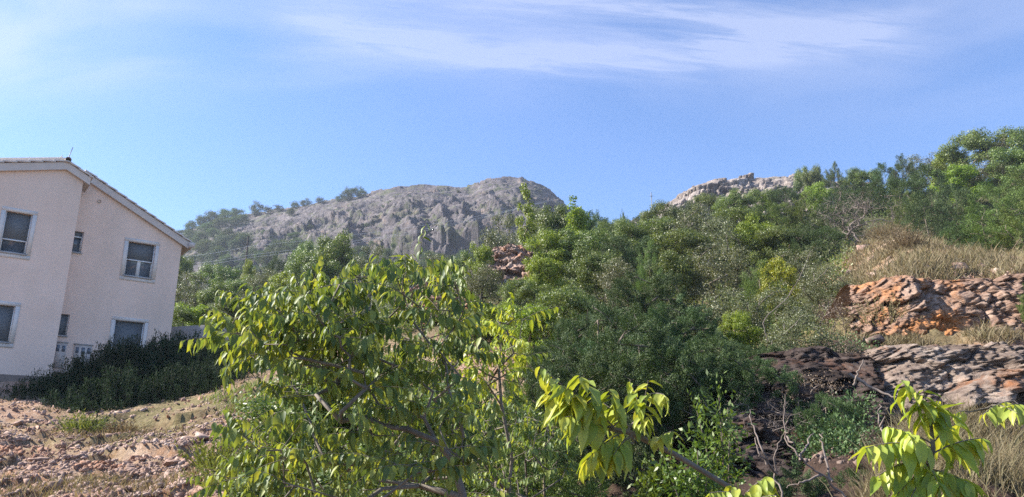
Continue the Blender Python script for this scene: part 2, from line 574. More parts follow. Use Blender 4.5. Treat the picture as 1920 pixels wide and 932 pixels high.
M_['lime'] = leaf_mat('lime_green_leaves', [(0.10, 0.15, 0.02), (0.15, 0.21, 0.03), (0.20, 0.26, 0.035), (0.25, 0.29, 0.05)], 0.32)
M_['olive'] = leaf_mat('grey_olive_leaves', [(0.07, 0.085, 0.04), (0.11, 0.125, 0.058), (0.15, 0.16, 0.08), (0.21, 0.205, 0.13)], 0.2)
M_['gold'] = leaf_mat('golden_yellow_leaves', [(0.16, 0.20, 0.025), (0.24, 0.26, 0.03), (0.33, 0.32, 0.035)], 0.3)
M_['hedge'] = leaf_mat('dark_rosemary_leaves', [(0.020, 0.036, 0.020), (0.032, 0.052, 0.028), (0.046, 0.068, 0.036)], 0.08, None, 0.8, 0.08)
M_['farleaf'] = leaf_mat('distant_shrub_leaves', [(0.05, 0.075, 0.03), (0.075, 0.105, 0.035), (0.10, 0.14, 0.045)], 0.2, None, 0.7, 0.1, 0.3)
M_['dry'] = leaf_mat('dry_brown_leaves', [(0.13, 0.095, 0.06), (0.19, 0.14, 0.09), (0.26, 0.20, 0.13)], 0.2, (1.2, 1.1, 0.8))
M_['drygrass'] = leaf_mat('dry_grass', [(0.12, 0.09, 0.055), (0.22, 0.17, 0.105), (0.30, 0.25, 0.16), (0.16, 0.15, 0.075)], 0.3, (1.2, 1.1, 0.7), 0.7, 0.15)
M_['greengrass'] = leaf_mat('green_grass', [(0.09, 0.12, 0.03), (0.15, 0.19, 0.045), (0.24, 0.24, 0.08)], 0.3, (1.3, 1.3, 0.6), 0.6, 0.2)

# ------------------------------------------------------------------ terrain height field
CTRL = [  # photo x, photo y, distance
    (-400, 960, 11), (-400, 800, 16), (-300, 720, 21), (0, 960, 9.5), (200, 960, 9.5), (400, 960, 8.5), (0, 880, 12), (200, 875, 12), (400, 850, 12.0),
    (0, 803, 16.0), (120, 806, 15.8), (250, 812, 15.4), (330, 796, 15.8), (400, 772, 16.6), (470, 738, 17.2), (540, 735, 17.5),
    (0, 755, 19.5), (150, 752, 20), (300, 750, 20), (400, 735, 20), (470, 700, 21), (560, 700, 22),
    (0, 722, 22), (100, 716, 22.5), (200, 700, 24), (300, 690, 25.5), (400, 670, 28), (500, 660, 28),
    (330, 655, 34), (420, 645, 36), (520, 640, 34), (200, 690, 34), (0, 700, 34), (-300, 700, 36),
    (330, 615, 55), (420, 610, 60), (540, 590, 60), (380, 580, 90), (460, 560, 110), (560, 555, 110), (100, 600, 100), (-300, 620, 100),
    (400, 555, 150), (550, 545, 160), (700, 540, 160), (100, 580, 160), (900, 540, 160),
    (600, 1030, 6), (600, 935, 10), (660, 850, 13), (700, 770, 17), (700, 700, 24), (760, 575, 31), (800, 545, 36), (860, 530, 42),
    (640, 620, 40), (700, 580, 60), (800, 560, 80), (900, 545, 80),
    (960, 1100, 6), (960, 985, 9), (930, 860, 13), (930, 640, 18), (930, 560, 25), (950, 500, 33), (975, 472, 37), (1000, 500, 52),
    (1060, 480, 48), (1080, 455, 62), (1100, 480, 90), (1160, 450, 62), (1160, 470, 90),
    (1100, 890, 11), (1100, 680, 16), (1100, 560, 22), (1150, 500, 34),
    (1250, 1080, 6), (1250, 980, 8.5), (1300, 885, 11), (1330, 760, 13.5), (1330, 640, 16), (1300, 560, 22), (1300, 500, 32), (1280, 440, 60), (1260, 425, 85), (1250, 430, 120),
    (1480, 1020, 6), (1480, 930, 8.5), (1500, 840, 10.5), (1540, 745, 12), (1560, 650, 13.6), (1560, 590, 16), (1540, 520, 21), (1500, 460, 32), (1450, 410, 60), (1430, 385, 95),
    (1700, 960, 6.5), (1690, 870, 8.5), (1700, 800, 10.2), (1700, 800, 11.5), (1690, 668, 12.5), (1690, 640, 14.9), (1690, 615, 15.7), (1690, 522, 16.5), (1700, 490, 19), (1700, 446, 25), (1680, 422, 32), (1800, 468, 24), (1790, 470, 30), (1850, 480, 24), (1790, 440, 45), (1660, 370, 55), (1640, 350, 80),
    (1900, 960, 7), (1900, 870, 9), (1900, 800, 10.4), (1900, 800, 11.2), (1900, 668, 12.3), (1900, 638, 14.3), (1900, 612, 15.1), (1900, 512, 16.0), (1900, 485, 19), (1900, 476, 27), (1880, 430, 42), (1860, 340, 65), (1860, 310, 85),
    (2100, 960, 8), (2100, 780, 11), (2100, 630, 13), (2100, 500, 17), (2150, 420, 28), (2150, 290, 60), (2150, 280, 90), (2500, 600, 14), (2600, 300, 60),
    (1600, 345, 105), (1550, 350, 125), (1700, 340, 150), (1900, 320, 150), (2300, 310, 170), (1400, 400, 150), (1250, 450, 170),
]
YO = 5.0


def _low(a, b, c):
    # the ground under the vegetation lies lower than the crowns that hide it
    if c > 15.9 and 840 < a < 1585:
        return b + float(np.interp(c, (15.9, 18, 24, 32, 60, 120), (70, 88, 82, 60, 45, 40)))
    if c > 28 and a >= 1585:
        return b + min(42, (c - 28) * 2.6)
    if 300 < a <= 840 and 30 < c < 200 and b < 640:
        return b + 14
    return b


_c = np.array([P(a, _low(a, b, c), c) for a, b, c in CTRL])
_extra = np.array([(-6, 0.5, -3.6), (0, 0.5, -3.6), (6, 0.5, -3.6), (-3, 4, -2.6), (0, 4, -2.6), (4, 4, -2.6), (9, 4, -2.0), (-12, 4, -2.2), (0, -3, -3.8), (-10, -3, -3.8), (10, -3, -3.8),
                   (-300, 500, 60), (0, 500, 60), (300, 500, 60), (-1500, 1400, 40), (1500, 1400, 40), (0, 1500, 40), (150, 300, 50), (-150, 300, 48), (0, 300, 48)], float)
_c = np.concatenate([_c, _extra])


def _key(x, y):
    w = np.maximum(y + YO, 1.0)
    return np.stack([x / w * 2.6, np.log(w)], -1)


_K = _key(_c[:, 0], _c[:, 1])
_Z = _c[:, 2] / (_c[:, 1] + YO)
_D = np.linalg.norm(_K[:, None] - _K[None], axis=-1)
_n = len(_K)
_A = np.zeros((_n + 3, _n + 3))
_A[:_n, :_n] = _D - 0.004 * np.eye(_n)
_A[:_n, _n] = 1
_A[:_n, _n + 1:] = _K
_A[_n, :_n] = 1
_A[_n + 1:, :_n] = _K.T
_W = np.linalg.solve(_A, np.concatenate([_Z, np.zeros(3)]))


def H0(x, y):
    x, y = np.broadcast_arrays(np.asarray(x, float), np.asarray(y, float))
    sh = x.shape
    x, y = x.ravel(), y.ravel()
    out = np.empty(len(x))
    for s in range(0, len(x), 20000):
        k = _key(x[s:s + 20000], y[s:s + 20000])
        d = np.linalg.norm(k[:, None] - _K[None], axis=-1)
        out[s:s + 20000] = d @ _W[:_n] + _W[_n] + k @ _W[_n + 1:]
    return (out * np.maximum(y + YO, 1.0)).reshape(sh)


def rough_amp(x, y):
    # rough stony ground in the mound at the left and the hollow at the right; calmer on the house platform
    a = np.clip((19 - y) / 3, 0.25, 1) * np.clip((y - 1) / 4, 0, 1)
    return a


def H(x, y):
    x, y = np.broadcast_arrays(np.asarray(x, float), np.asarray(y, float))
    z = H0(x, y)
    p = np.stack([x, y, np.zeros_like(x)], -1)
    a = rough_amp(x, y)
    f1, _ = facet(p * 0.9 + 3.1, 5, 0.5)
    f2, _ = facet(p * 2.6 + 1.7, 9, 0.6)
    z = z + a * (0.11 * f1 + 0.05 * f2) + 0.10 * fbm(p * 0.5, 3, 3)
    z = z + np.clip((y - 30) / 40, 0, 1) * 0.8 * fbm(p * 0.06, 3, 8)
    return z


def ground_pt(px, py, y0=5.0, y1=160.0, n=260):
    """where the sight line through (px,py) first meets the terrain (vectorised); nan when it never does"""
    px, py = np.broadcast_arrays(np.atleast_1d(np.asarray(px, float)), np.atleast_1d(np.asarray(py, float)))
    ys = np.exp(np.linspace(math.log(y0), math.log(y1), n))
    q = P(px[:, None], py[:, None], ys[None, :])
    g = H0(q[..., 0], q[..., 1])
    below = q[..., 2] < g
    idx = below.argmax(1)
    ok = below.any(1) & (idx > 0)
    i = np.arange(len(px))
    a, b = np.maximum(idx - 1, 0), idx
    da = q[i, a, 2] - g[i, a]
    db = q[i, b, 2] - g[i, b]
    t = np.clip(da / (da - db + 1e-9), 0, 1)
    r = q[i, a] * (1 - t)[:, None] + q[i, b] * t[:, None]
    r[:, 2] = H(r[:, 0], r[:, 1])
    return r, ok


def grid_faces(nr, nc):
    i, j = np.meshgrid(np.arange(nr - 1), np.arange(nc - 1), indexing='ij')
    return np.stack([i * nc + j, i * nc + j + 1, (i + 1) * nc + j + 1, (i + 1) * nc + j], -1).reshape(-1, 4)


def build_ground():
    nu, nv = 640, 560
    uu = np.linspace(-1.5, 1.5, nu)
    ww = np.exp(np.concatenate([np.linspace(math.log(1.6), math.log(9), 60, endpoint=False), np.linspace(math.log(9), math.log(45), 370, endpoint=False), np.linspace(math.log(45), math.log(1800), 130)]))
    U, W = np.meshgrid(uu, ww)
    X, Y = U * W, W - YO
    Z = H(X, Y)
    v = np.stack([X, Y, Z], -1).reshape(-1, 3)
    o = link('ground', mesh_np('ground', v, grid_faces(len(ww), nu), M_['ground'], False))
    tag(o, 'stony reddish ground sloping up from the foreground', kind='structure')


build_ground()

# ------------------------------------------------------------------ far rocky hill
SKY = [(150, 500), (230, 480), (320, 462), (345, 440), (380, 418), (430, 408), (480, 400), (540, 390), (590, 380), (640, 374), (690, 362), (740, 351), (800, 347), (860, 351), (885, 350), (903, 342), (920, 336), (935, 334),
       (975, 335), (1000, 343), (1030, 356), (1050, 372), (1075, 398), (1110, 420), (1160, 450), (1250, 500), (1400, 560)]
FOOT = [(150, 600), (400, 560), (700, 540), (900, 540), (1100, 560), (1400, 600)]


def hill_base(px, t):
    sky = np.interp(px, *zip(*SKY))
    foot = np.interp(px, *zip(*FOOT))
    py = foot + (sky - foot) * t
    # distance: steep crags in the lower half, gentler dome on top; the left shoulder lies farther back
    d = 215 + 60 * np.clip((740 - px) / 400, 0, 1) + (150 - 10 * np.clip((px - 700) / 300, 0, 1)) * (0.35 * t + 0.65 * t ** 2.2)
    return py, d


RIDGES = [  # (points, drop in metres, decay in px)
    ([(617, 396), (648, 425), (668, 462)], 12, 70), ([(707, 405), (762, 428), (784, 460)], 11, 55),
    ([(770, 378), (786, 420), (794, 456)], 9, 40), ([(835, 364), (857, 399), (880, 445), (902, 482)], 22, 70), ([(812, 392), (830, 430), (846, 470)], 12, 30),
    ([(945, 343), (985, 372), (1010, 402), (1030, 440)], 15, 60), ([(905, 348), (925, 380), (945, 420)], 12, 45), ([(1035, 362), (1052, 385), (1070, 430)], 10, 30),
    ([(560, 420), (590, 450), (610, 480)], 6, 50), ([(480, 425), (510, 450), (520, 480)], 5, 50)]


def build_hill():
    nc, nr = 620, 300
    px = np.linspace(150, 1400, nc)
    t = np.concatenate([np.linspace(0, 1, 260), 1 + np.linspace(0.02, 1.2, 40)])
    PX, T = np.meshgrid(px, t)
    py, d = hill_base(PX, np.minimum(T, 1))
    v = P(PX, py, d)
    back = np.maximum(T - 1, 0)
    v[..., 1] += back * 160
    v[..., 2] -= back ** 1.4 * 60
    rel = np.zeros_like(PX)
    wob = fbm(v * 0.06, 3, 31) * 12
    for pts, amp, dec in RIDGES:
        ys = [p[1] for p in pts]
        xr = np.interp(py, ys, [p[0] for p in pts]) + wob
        env = np.clip((py - ys[0] + 6) / 14, 0, 1) * np.clip((ys[-1] + 14 - py) / 20, 0, 1)
        dx = xr - PX
        s = np.where(dx > 0, np.exp(-dx / dec), np.clip(1 + dx / 13, 0, 1))
        rel += 0.6 * amp * s * env
    q = v.copy()
    q = q + 5.0 * np.stack([fbm(v / 30, 3, 91), fbm(v / 30, 3, 92), fbm(v / 30, 3, 93)], -1)
    q[..., 0] *= 0.6
    q[..., 2] = q[..., 2] * 2.0 + 0.3 * q[..., 0]
    q[..., 1] *= 0.75
    f1, e1 = facet(q / 26, 41, 0.6)
    f2, e2 = facet(q / 11 + 5, 47, 0.7)
    f3, e3 = facet(q / 4.5 + 9, 53, 0.7)
    rocky = np.clip((PX - 330) / 120, 0.25, 1)
    bld = np.clip(1 - back * 1.2, 0, 1)
    disp = rocky * (1.25 - 0.85 * np.minimum(T, 1)) * (3.2 * f1 + 1.9 * f2 + 0.9 * f3 - 1.2 * np.clip(0.2 - e2, 0, 1) * 4) + 3 * fbm(v / 22, 4, 60)
    edge = np.clip((1 - T) / 0.12, 0.12, 1)         # keep the skyline where it is
    n = np.array([0.0, -0.98, 0.08])
    edge2 = np.clip((1 - T) / 0.22, 0.02, 1)
    v += np.array([0, -0.97, 0.22]) * (rel * np.clip((1 - T) / 0.6, 0, 1) * bld)[..., None]
    v += np.array([0, -0.55, 0.83]) * (disp * 0.85 * edge2 * bld)[..., None]
    g1, _ = facet(q / 3.0 + 2, 63, 0.8)
    g2, _ = facet(q / 1.6 + 2, 66, 0.8)
    v += np.array([0, -0.55, 0.83]) * ((0.6 * g1 + 0.3 * g2) * rocky * np.clip(edge2, 0.3, 1) * bld)[..., None]
    v[..., 2] += (np.where(PX > 870, 1.5, 0.5) * f2 + 0.6 * f3)* rocky * np.clip(1.1 - edge, 0, 1)
    v[..., 2] -= np.clip((0.10 - T) / 0.10, 0, 1) * 12
    o = link('hills', mesh_np('hills', v.reshape(-1, 3), grid_faces(nr, nc), M_['hill']))
    tag(o, 'bare grey limestone hill with crags across the middle distance', kind='structure')


build_hill()


def build_ridge():
    """pale rocky crest to the right of the saddle"""
    sk = [(1160, 430), (1200, 408), (1240, 384), (1270, 368), (1300, 352), (1330, 344), (1370, 338), (1400, 332), (1440, 328), (1480, 326), (1510, 328), (1560, 338), (1640, 350)]
    px = np.linspace(1160, 1640, 300)
    t = np.concatenate([np.linspace(0, 1, 100), 1 + np.linspace(0.03, 1, 25)])
    PX, T = np.meshgrid(px, t)
    sky = np.interp(PX, *zip(*sk))
    py = sky + 75 * (1 - np.minimum(T, 1))
    d = 98 + 22 * np.minimum(T, 1)
    v = P(PX, py, d)
    back = np.maximum(T - 1, 0)
    v[..., 1] += back * 30
    v[..., 2] -= back ** 1.3 * 12
    f1, _ = facet(v / 7, 71, 0.6)
    f2, e2 = facet(v / 2.6, 77, 0.7)
    f3, _ = facet(v / 1.1, 79, 0.7)
    v += np.array([0.0, -0.8, 0.5]) * ((1.1 * f1 + 0.7 * f2 + 0.3 * f3 - 2 * np.clip(0.15 - e2, 0, 1)) * np.clip((1 - T) / 0.2, 0.45, 1))[..., None]
    o = link('hills', mesh_np('ridge', v.reshape(-1, 3), grid_faces(len(t), len(px)), M_['ridge']))
    tag(o, 'pale rocky crest above the scrub right of the saddle', kind='structure')


build_ridge()


def curtain(name, base, top, label, material, lean=0.25, nblock=1.3, amp=0.35, seed=1, nr=150, per_m=26, strata=1.0, back=1.6, dip=0.0):
    """rock face: base and top are photo points with distances; rises from base to top, then runs back into the slope"""
    b = np.array([P(*q) for q in base])
    tpt = np.array([P(*q) for q in top])
    L = np.linalg.norm(np.diff(b, axis=0), axis=1).sum()
    nc = int(L * per_m)
    k = np.linspace(0, 1, nc)
    B = np.stack([np.interp(k, np.linspace(0, 1, len(b)), b[:, i]) for i in range(3)], -1)
    Tt = np.stack([np.interp(k, np.linspace(0, 1, len(tpt)), tpt[:, i]) for i in range(3)], -1)
    t = np.linspace(-0.12, 1, nr)
    prof = np.clip(t, 0, 1)
    v = B[None] + (Tt - B)[None] * t[:, None, None]
    bulge = np.sin(prof * PI) * lean
    v[..., 1] -= bulge[:, None]
    nb = 34
    tb = np.linspace(0.03, 1, nb)
    vb = np.repeat(Tt[None], nb, 0)
    vb[..., 1] += (tb * back)[:, None]
    vb[..., 2] += -(tb ** 2 * 0.5)[:, None] + 0.06 * np.sin(tb * 6)[:, None]
    v = np.concatenate([v, vb])
    q = v * np.array([1, 1, 1.0 + 0.8 * strata])
    q[..., 2] += dip * v[..., 0] * (1 + 0.8 * strata)
    q = q + 0.22 * np.stack([fbm(v * 1.6, 3, seed + 50), fbm(v * 1.6, 3, seed + 60), fbm(v * 1.6, 3, seed + 70)], -1)
    f1, e1 = facet(q / nblock, seed, 0.5)
    f2, e2 = facet(q / nblock * 2.7 + 4, seed + 7, 0.6)
    f3, e3 = facet(q / nblock * 6 + 4, seed + 14, 0.8)
    f4, _ = facet(q / nblock * 14 + 4, seed + 19, 0.8)
    brk = np.clip(fbm(v * 0.9, 3, seed + 33) * 1.8 + 0.45, 0, 1)
    dsp = amp * (1.1 * f1 + brk * 0.5 * f2 + 0.22 * f3 + 0.12 * f4 + 1.1 * fbm(v * 0.9, 3, seed + 80)) - amp * 0.9 * np.clip(0.06 - e1, 0, 1) / 0.06 - amp * brk * 0.6 * np.clip(0.09 - e2, 0, 1) / 0.09 + amp * 0.25 * fbm(v * 6, 3, seed + 90)
    w = np.concatenate([np.ones(nr), np.linspace(0.8, 0.35, nb)])
    dirn = np.concatenate([np.tile([0.0, -1.0, 0.06], (nr, 1)), np.stack([np.zeros(nb), np.linspace(-0.9, -0.2, nb), np.linspace(0.2, 0.9, nb)], -1)])
    v += dirn[:, None] * (dsp * w[:, None])[..., None]
    o = link(name, mesh_np(name, v.reshape(-1, 3), grid_faces(len(v), nc), material))
    return tag(o, label, kind='structure')


curtain('terrain', [(1590, 610, 15.6), (1700, 628, 14.6), (1800, 626, 14.2), (1930, 624, 14.0), (2150, 615, 13.8)], [(1590, 540, 16.6), (1700, 522, 15.4), (1800, 524, 15.1), (1930, 512, 14.8), (2150, 500, 14.8)],
        'upper reddish rock face with orange fractured limestone', M_['cliff'], 0.12, 0.95, 0.15, 101, strata=0.0)
curtain('terrain', [(1600, 770, 11.6), (1700, 800, 10.6), (1800, 806, 10.3), (1930, 800, 10.2), (2150, 790, 10.2)], [(1610, 660, 12.8), (1700, 652, 12.3), (1800, 648, 12.1), (1930, 650, 11.9), (2150, 640, 11.9)],
        'lower grey rock face with tilted strata', M_['greycliff'], 0.2, 1.1, 0.17, 131, strata=0.8, dip=-0.3)
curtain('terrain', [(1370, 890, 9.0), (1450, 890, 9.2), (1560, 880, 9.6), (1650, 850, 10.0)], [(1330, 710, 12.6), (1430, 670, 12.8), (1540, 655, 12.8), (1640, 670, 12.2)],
        'rock slope coloured dark for shade in the hollow under the junipers', M_['shadecliff'], 0.15, 0.8, 0.14, 161, strata=0.8, dip=0.4)
curtain('terrain', [(915, 512, 33.5), (950, 520, 33), (1000, 516, 33.5)], [(922, 470, 36), (962, 458, 36.5), (1000, 470, 37)],
        'small bare patch of red earth and rubble on the hillside', M_['stone'], 0.3, 0.9, 0.30, 171, nr=60, per_m=20)
curtain('terrain', [(745, 590, 29.5), (800, 600, 29), (880, 590, 29)], [(750, 548, 33), (810, 530, 34), (885, 545, 33)],
        'second bare patch of orange earth behind the leafy tree', M_['stone'], 0.3, 0.9, 0.35, 181, nr=70, per_m=20)


# ------------------------------------------------------------------ stones
def stone_templates(k=8, sub=2):
    import bmesh
    res = []
    for s in range(k):
        bm = bmesh.new()
        bmesh.ops.create_icosphere(bm, subdivisions=sub, radius=1)
        v = np.array([x.co[:] for x in bm.verts])
        f = np.array([[x.index for x in fc.verts] for fc in bm.faces])
        bm.free()
        r = np.random.default_rng(100 + s)
        # cut by random planes to get flat broken faces
        for _ in range(14):
            n = r.normal(size=3); n /= np.linalg.norm(n)
            d = r.uniform(0.3, 0.75)
            h = v @ n
            v = v - np.clip(h - d, 0, None)[:, None] * n
        v += 0.05 * r.normal(size=v.shape)
        v *= np.array([1.0, r.uniform(0.6, 0.95), r.uniform(0.45, 0.75)])
        res.append((v, f))
    return res


ST = stone_templates(8, 2)
ST1 = stone_templates(8, 1)


def rand_rot(n, r=rng):
    q = r.normal(size=(n, 4)); q /= np.linalg.norm(q, axis=1, keepdims=True)
    w, x, y, z = q.T
    return np.stack([1 - 2 * (y * y + z * z), 2 * (x * y - z * w), 2 * (x * z + y * w), 2 * (x * y + z * w), 1 - 2 * (x * x + z * z), 2 * (y * z - x * w), 2 * (x * z - y * w), 2 * (y * z + x * w), 1 - 2 * (x * x + y * y)], -1).reshape(-1, 3, 3)


def scatter_stones(name, pts, sizes, material, label, lowpoly=True, cat='rubble'):
    T = ST1 if lowpoly else ST
    vs, fs, n = [], [], 0
    R = rand_rot(len(pts))
    kk = rng.integers(0, len(T), len(pts))
    for k in range(len(T)):
        m = kk == k
        v, f = T[k]
        w = np.einsum('nij,vj->nvi', R[m], v) * sizes[m][:, None, None] + pts[m][:, None]
        vs.append(w.reshape(-1, 3))
        fs.append((f[None] + (np.arange(m.sum()) * len(v))[:, None, None] + n).reshape(-1, 3))
        n += m.sum() * len(v)
    o = link(name, mesh_np(name, np.concatenate(vs), np.concatenate(fs), material))
    return tag(o, label, cat, kind='stuff')


def in_poly(px, py, poly):
    c = np.zeros(len(px), bool)
    j = len(poly) - 1
    for i in range(len(poly)):
        xi, yi = poly[i]
        xj, yj = poly[j]
        c ^= ((yi > py) != (yj > py)) & (px < (xj - xi) * (py - yi) / (yj - yi + 1e-9) + xi)
        j = i
    return c


def region_points(poly, n, y0=5.0, y1=60.0):
    a = np.array(poly, float)
    lo, hi = a.min(0), a.max(0)
    px = rng.uniform(lo[0], hi[0], n * 3)
    py = rng.uniform(lo[1], hi[1], n * 3)
    m = in_poly(px, py, poly)
    px, py = px[m][:n], py[m][:n]
    r, ok = ground_pt(px, py, y0, y1, 120)
    return r[ok]


MOUND = [(-150, 800), (100, 800), (250, 812), (330, 795), (400, 770), (470, 735), (540, 735), (520, 960), (-150, 960)]
pts = region_points(MOUND, 26000)
sz = rng.lognormal(-3.5, 0.6, len(pts)).clip(0.012, 0.15)
pts[:, 2] -= sz * 0.05
scatter_stones('rubble', pts, sz, M_['stone'], 'pale pink broken stones covering the sunlit mound at lower left')
pts = region_points([(-150, 735), (350, 735), (470, 695), (480, 735), (330, 790), (240, 812), (-150, 800)], 1600)
sz = rng.lognormal(-2.9, 0.5, len(pts)).clip(0.02, 0.16)
scatter_stones('rubble', pts, sz, M_['stone'], 'broken stones lying in the shade between hedge and mound')
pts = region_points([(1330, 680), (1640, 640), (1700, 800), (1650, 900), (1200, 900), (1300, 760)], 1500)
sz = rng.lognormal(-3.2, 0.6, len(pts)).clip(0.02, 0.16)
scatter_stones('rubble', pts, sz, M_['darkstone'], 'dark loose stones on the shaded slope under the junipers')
pts = region_points([(1585, 505), (1900, 480), (1925, 520), (1925, 530), (1590, 560)], 420)
sz = rng.lognormal(-2.7, 0.45, len(pts)).clip(0.03, 0.16)
scatter_stones('rubble', pts, sz, M_['stone'], 'loose pale stones along the edge above the upper rock face')


def boulder(px, py, size, label, group, material='stone', squash=(1, 1, 1), y0=5.0, lift=0.25):
    r, ok = ground_pt(px, py, y0)
    if not ok[0]:
        return
    p = r[0]
    k = random.randrange(len(ST))
    v, f = ST[k]
    rr = np.random.default_rng(int(px * 7 + py))
    w = v + 0.10 * fbm(v * 2.2 + px, 3, 4)[:, None] * v
    o = link('boulder', mesh_np('boulder', w * size * np.array(squash), f, M_[material]), loc=(p[0], p[1], p[2] + size * lift))
    o.rotation_euler = (rr.uniform(-0.4, 0.4), rr.uniform(-0.4, 0.4), rr.uniform(0, 6.28))
    tag(o, label, 'boulder', group)


G = 'pale boulders on the dry grass slope'
boulder(1622, 470, 0.50, 'large rounded pale boulder on the dry grass slope beside the dark bushes', G, y0=17)
boulder(1634, 492, 0.26, 'small upright pale stone on the dry grass below the large rounded boulder', G, squash=(0.6, 0.6, 1.7), y0=16)
boulder(1668, 488, 0.20, 'small pale stone in dry grass to the right of the upright stone', G, y0=16)
boulder(1716, 492, 0.20, 'flat pale stone among dry grass above the middle of the rock face', G, squash=(1.3, 1, .5), y0=16)
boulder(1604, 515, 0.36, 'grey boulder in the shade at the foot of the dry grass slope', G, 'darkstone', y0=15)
G = 'blocks along the top of the upper rock face'
for a, b, s, l in ((1640, 520, .30, 'leftmost grey block on top of the upper rock face'), (1668, 514, .22, 'small grey block next to the leftmost one on top of the upper rock face'),
                   (1735, 512, .32, 'broad pale block on the rock face edge beneath the dry grass'), (1795, 512, .34, 'pale angular block on the edge above the orange rock'),
                   (1840, 502, .30, 'tall pale block near the right end of the rock face edge'), (1872, 505, .30, 'wide block leaning at the right end of the rock face edge'),
                   (1905, 498, .36, 'reddish block at the picture\'s right edge above the rock face')):
    boulder(a, b, s, l, G, 'stone', y0=14.5)
G = 'larger stones on the rubble mound'
for a, b, s, l in ((165, 808, .24, 'rounded pale stone right beside the green shrub on the mound'), (30, 806, .22, 'flat white stone on the crest at the left edge of the mound'),
                   (55, 803, .18, 'white stone next to the flat one on the mound crest'), (75, 872, .20, 'pale stone in the left middle of the rubble mound'),
                   (262, 905, .17, 'pale block low in the middle of the rubble mound'), (350, 838, .20, 'wide slab of stone below the crest on the mound\'s right half'),
                   (378, 832, .26, 'long tilted slab at the right end of the mound'), (390, 858, .22, 'white slab near the tree leaves at the right end of the mound'),
                   (412, 848, .16, 'small white stone nearest the tree leaves'), (318, 880, .20, 'brown block in the hollow at the mound\'s right half'),
                   (240, 880, .18, 'angular brown stone in the centre of the mound'), (130, 905, .20, 'brown angular block low on the left of the mound')):
    boulder(a, b, s, l, G, 'stone', squash=(1.2, .9, .7))
G = 'stones at the top of the red earth patches'
for a, b, s, l in ((930, 468, .38, 'pale stone at the left of the small red earth patch'), (958, 462, .45, 'largest pale stone crowning the small red earth patch'), (985, 468, .35, 'grey stone at the right of the small red earth patch')):
    boulder(a, b, s, l, G, 'stone', y0=30)
G = 'stones in the shaded hollow'
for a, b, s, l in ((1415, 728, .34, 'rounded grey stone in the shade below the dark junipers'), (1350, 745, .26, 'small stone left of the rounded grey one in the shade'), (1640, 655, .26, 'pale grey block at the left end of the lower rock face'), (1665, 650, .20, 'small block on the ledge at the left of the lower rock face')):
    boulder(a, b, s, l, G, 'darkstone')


# ------------------------------------------------------------------ house
def facade(px, py, off=0.0):
    """photo point -> (s, z) on the facade plane, 'off' metres in front of the main plane"""
    A = math.radians(52)
    nx, ny = math.cos(A), -math.sin(A)
    d = P(px, py, 1.0)
    t = (HP[0] * nx + HP[1] * ny + off) / (d[0] * nx + d[1] * ny)
    p = d * t
    return (p[0] - HP[0]) * math.sin(A) + (p[1] - HP[1]) * math.cos(A), p[2]


HP = P(260, 485, 27.0)
BZ = 2.0


def wall_with_holes(mb, s0, s1, z0, z1, holes, y, depth):
    xs = sorted({s0, s1, *[h[0] for h in holes], *[h[1] for h in holes]})
    zs = sorted({z0, z1, *[h[2] for h in holes], *[h[3] for h in holes]})
    for a, b in zip(xs, xs[1:]):
        for c, d in zip(zs, zs[1:]):
            m, k = (a + b) / 2, (c + d) / 2
            if any(h[0] < m < h[1] and h[2] < k < h[3] for h in holes):
                continue
            mb.quad((a, y, c), (b, y, c), (b, y, d), (a, y, d))
    for a, b, c, d in holes:
        e = y + depth
        mb.quad((a, y, c), (a, y, d), (a, e, d), (a, e, c))
        mb.quad((b, y, d), (b, y, c), (b, e, c), (b, e, d))
        mb.quad((a, y, d), (b, y, d), (b, e, d), (a, e, d))
        mb.quad((b, y, c), (a, y, c), (a, e, c), (b, e, c))


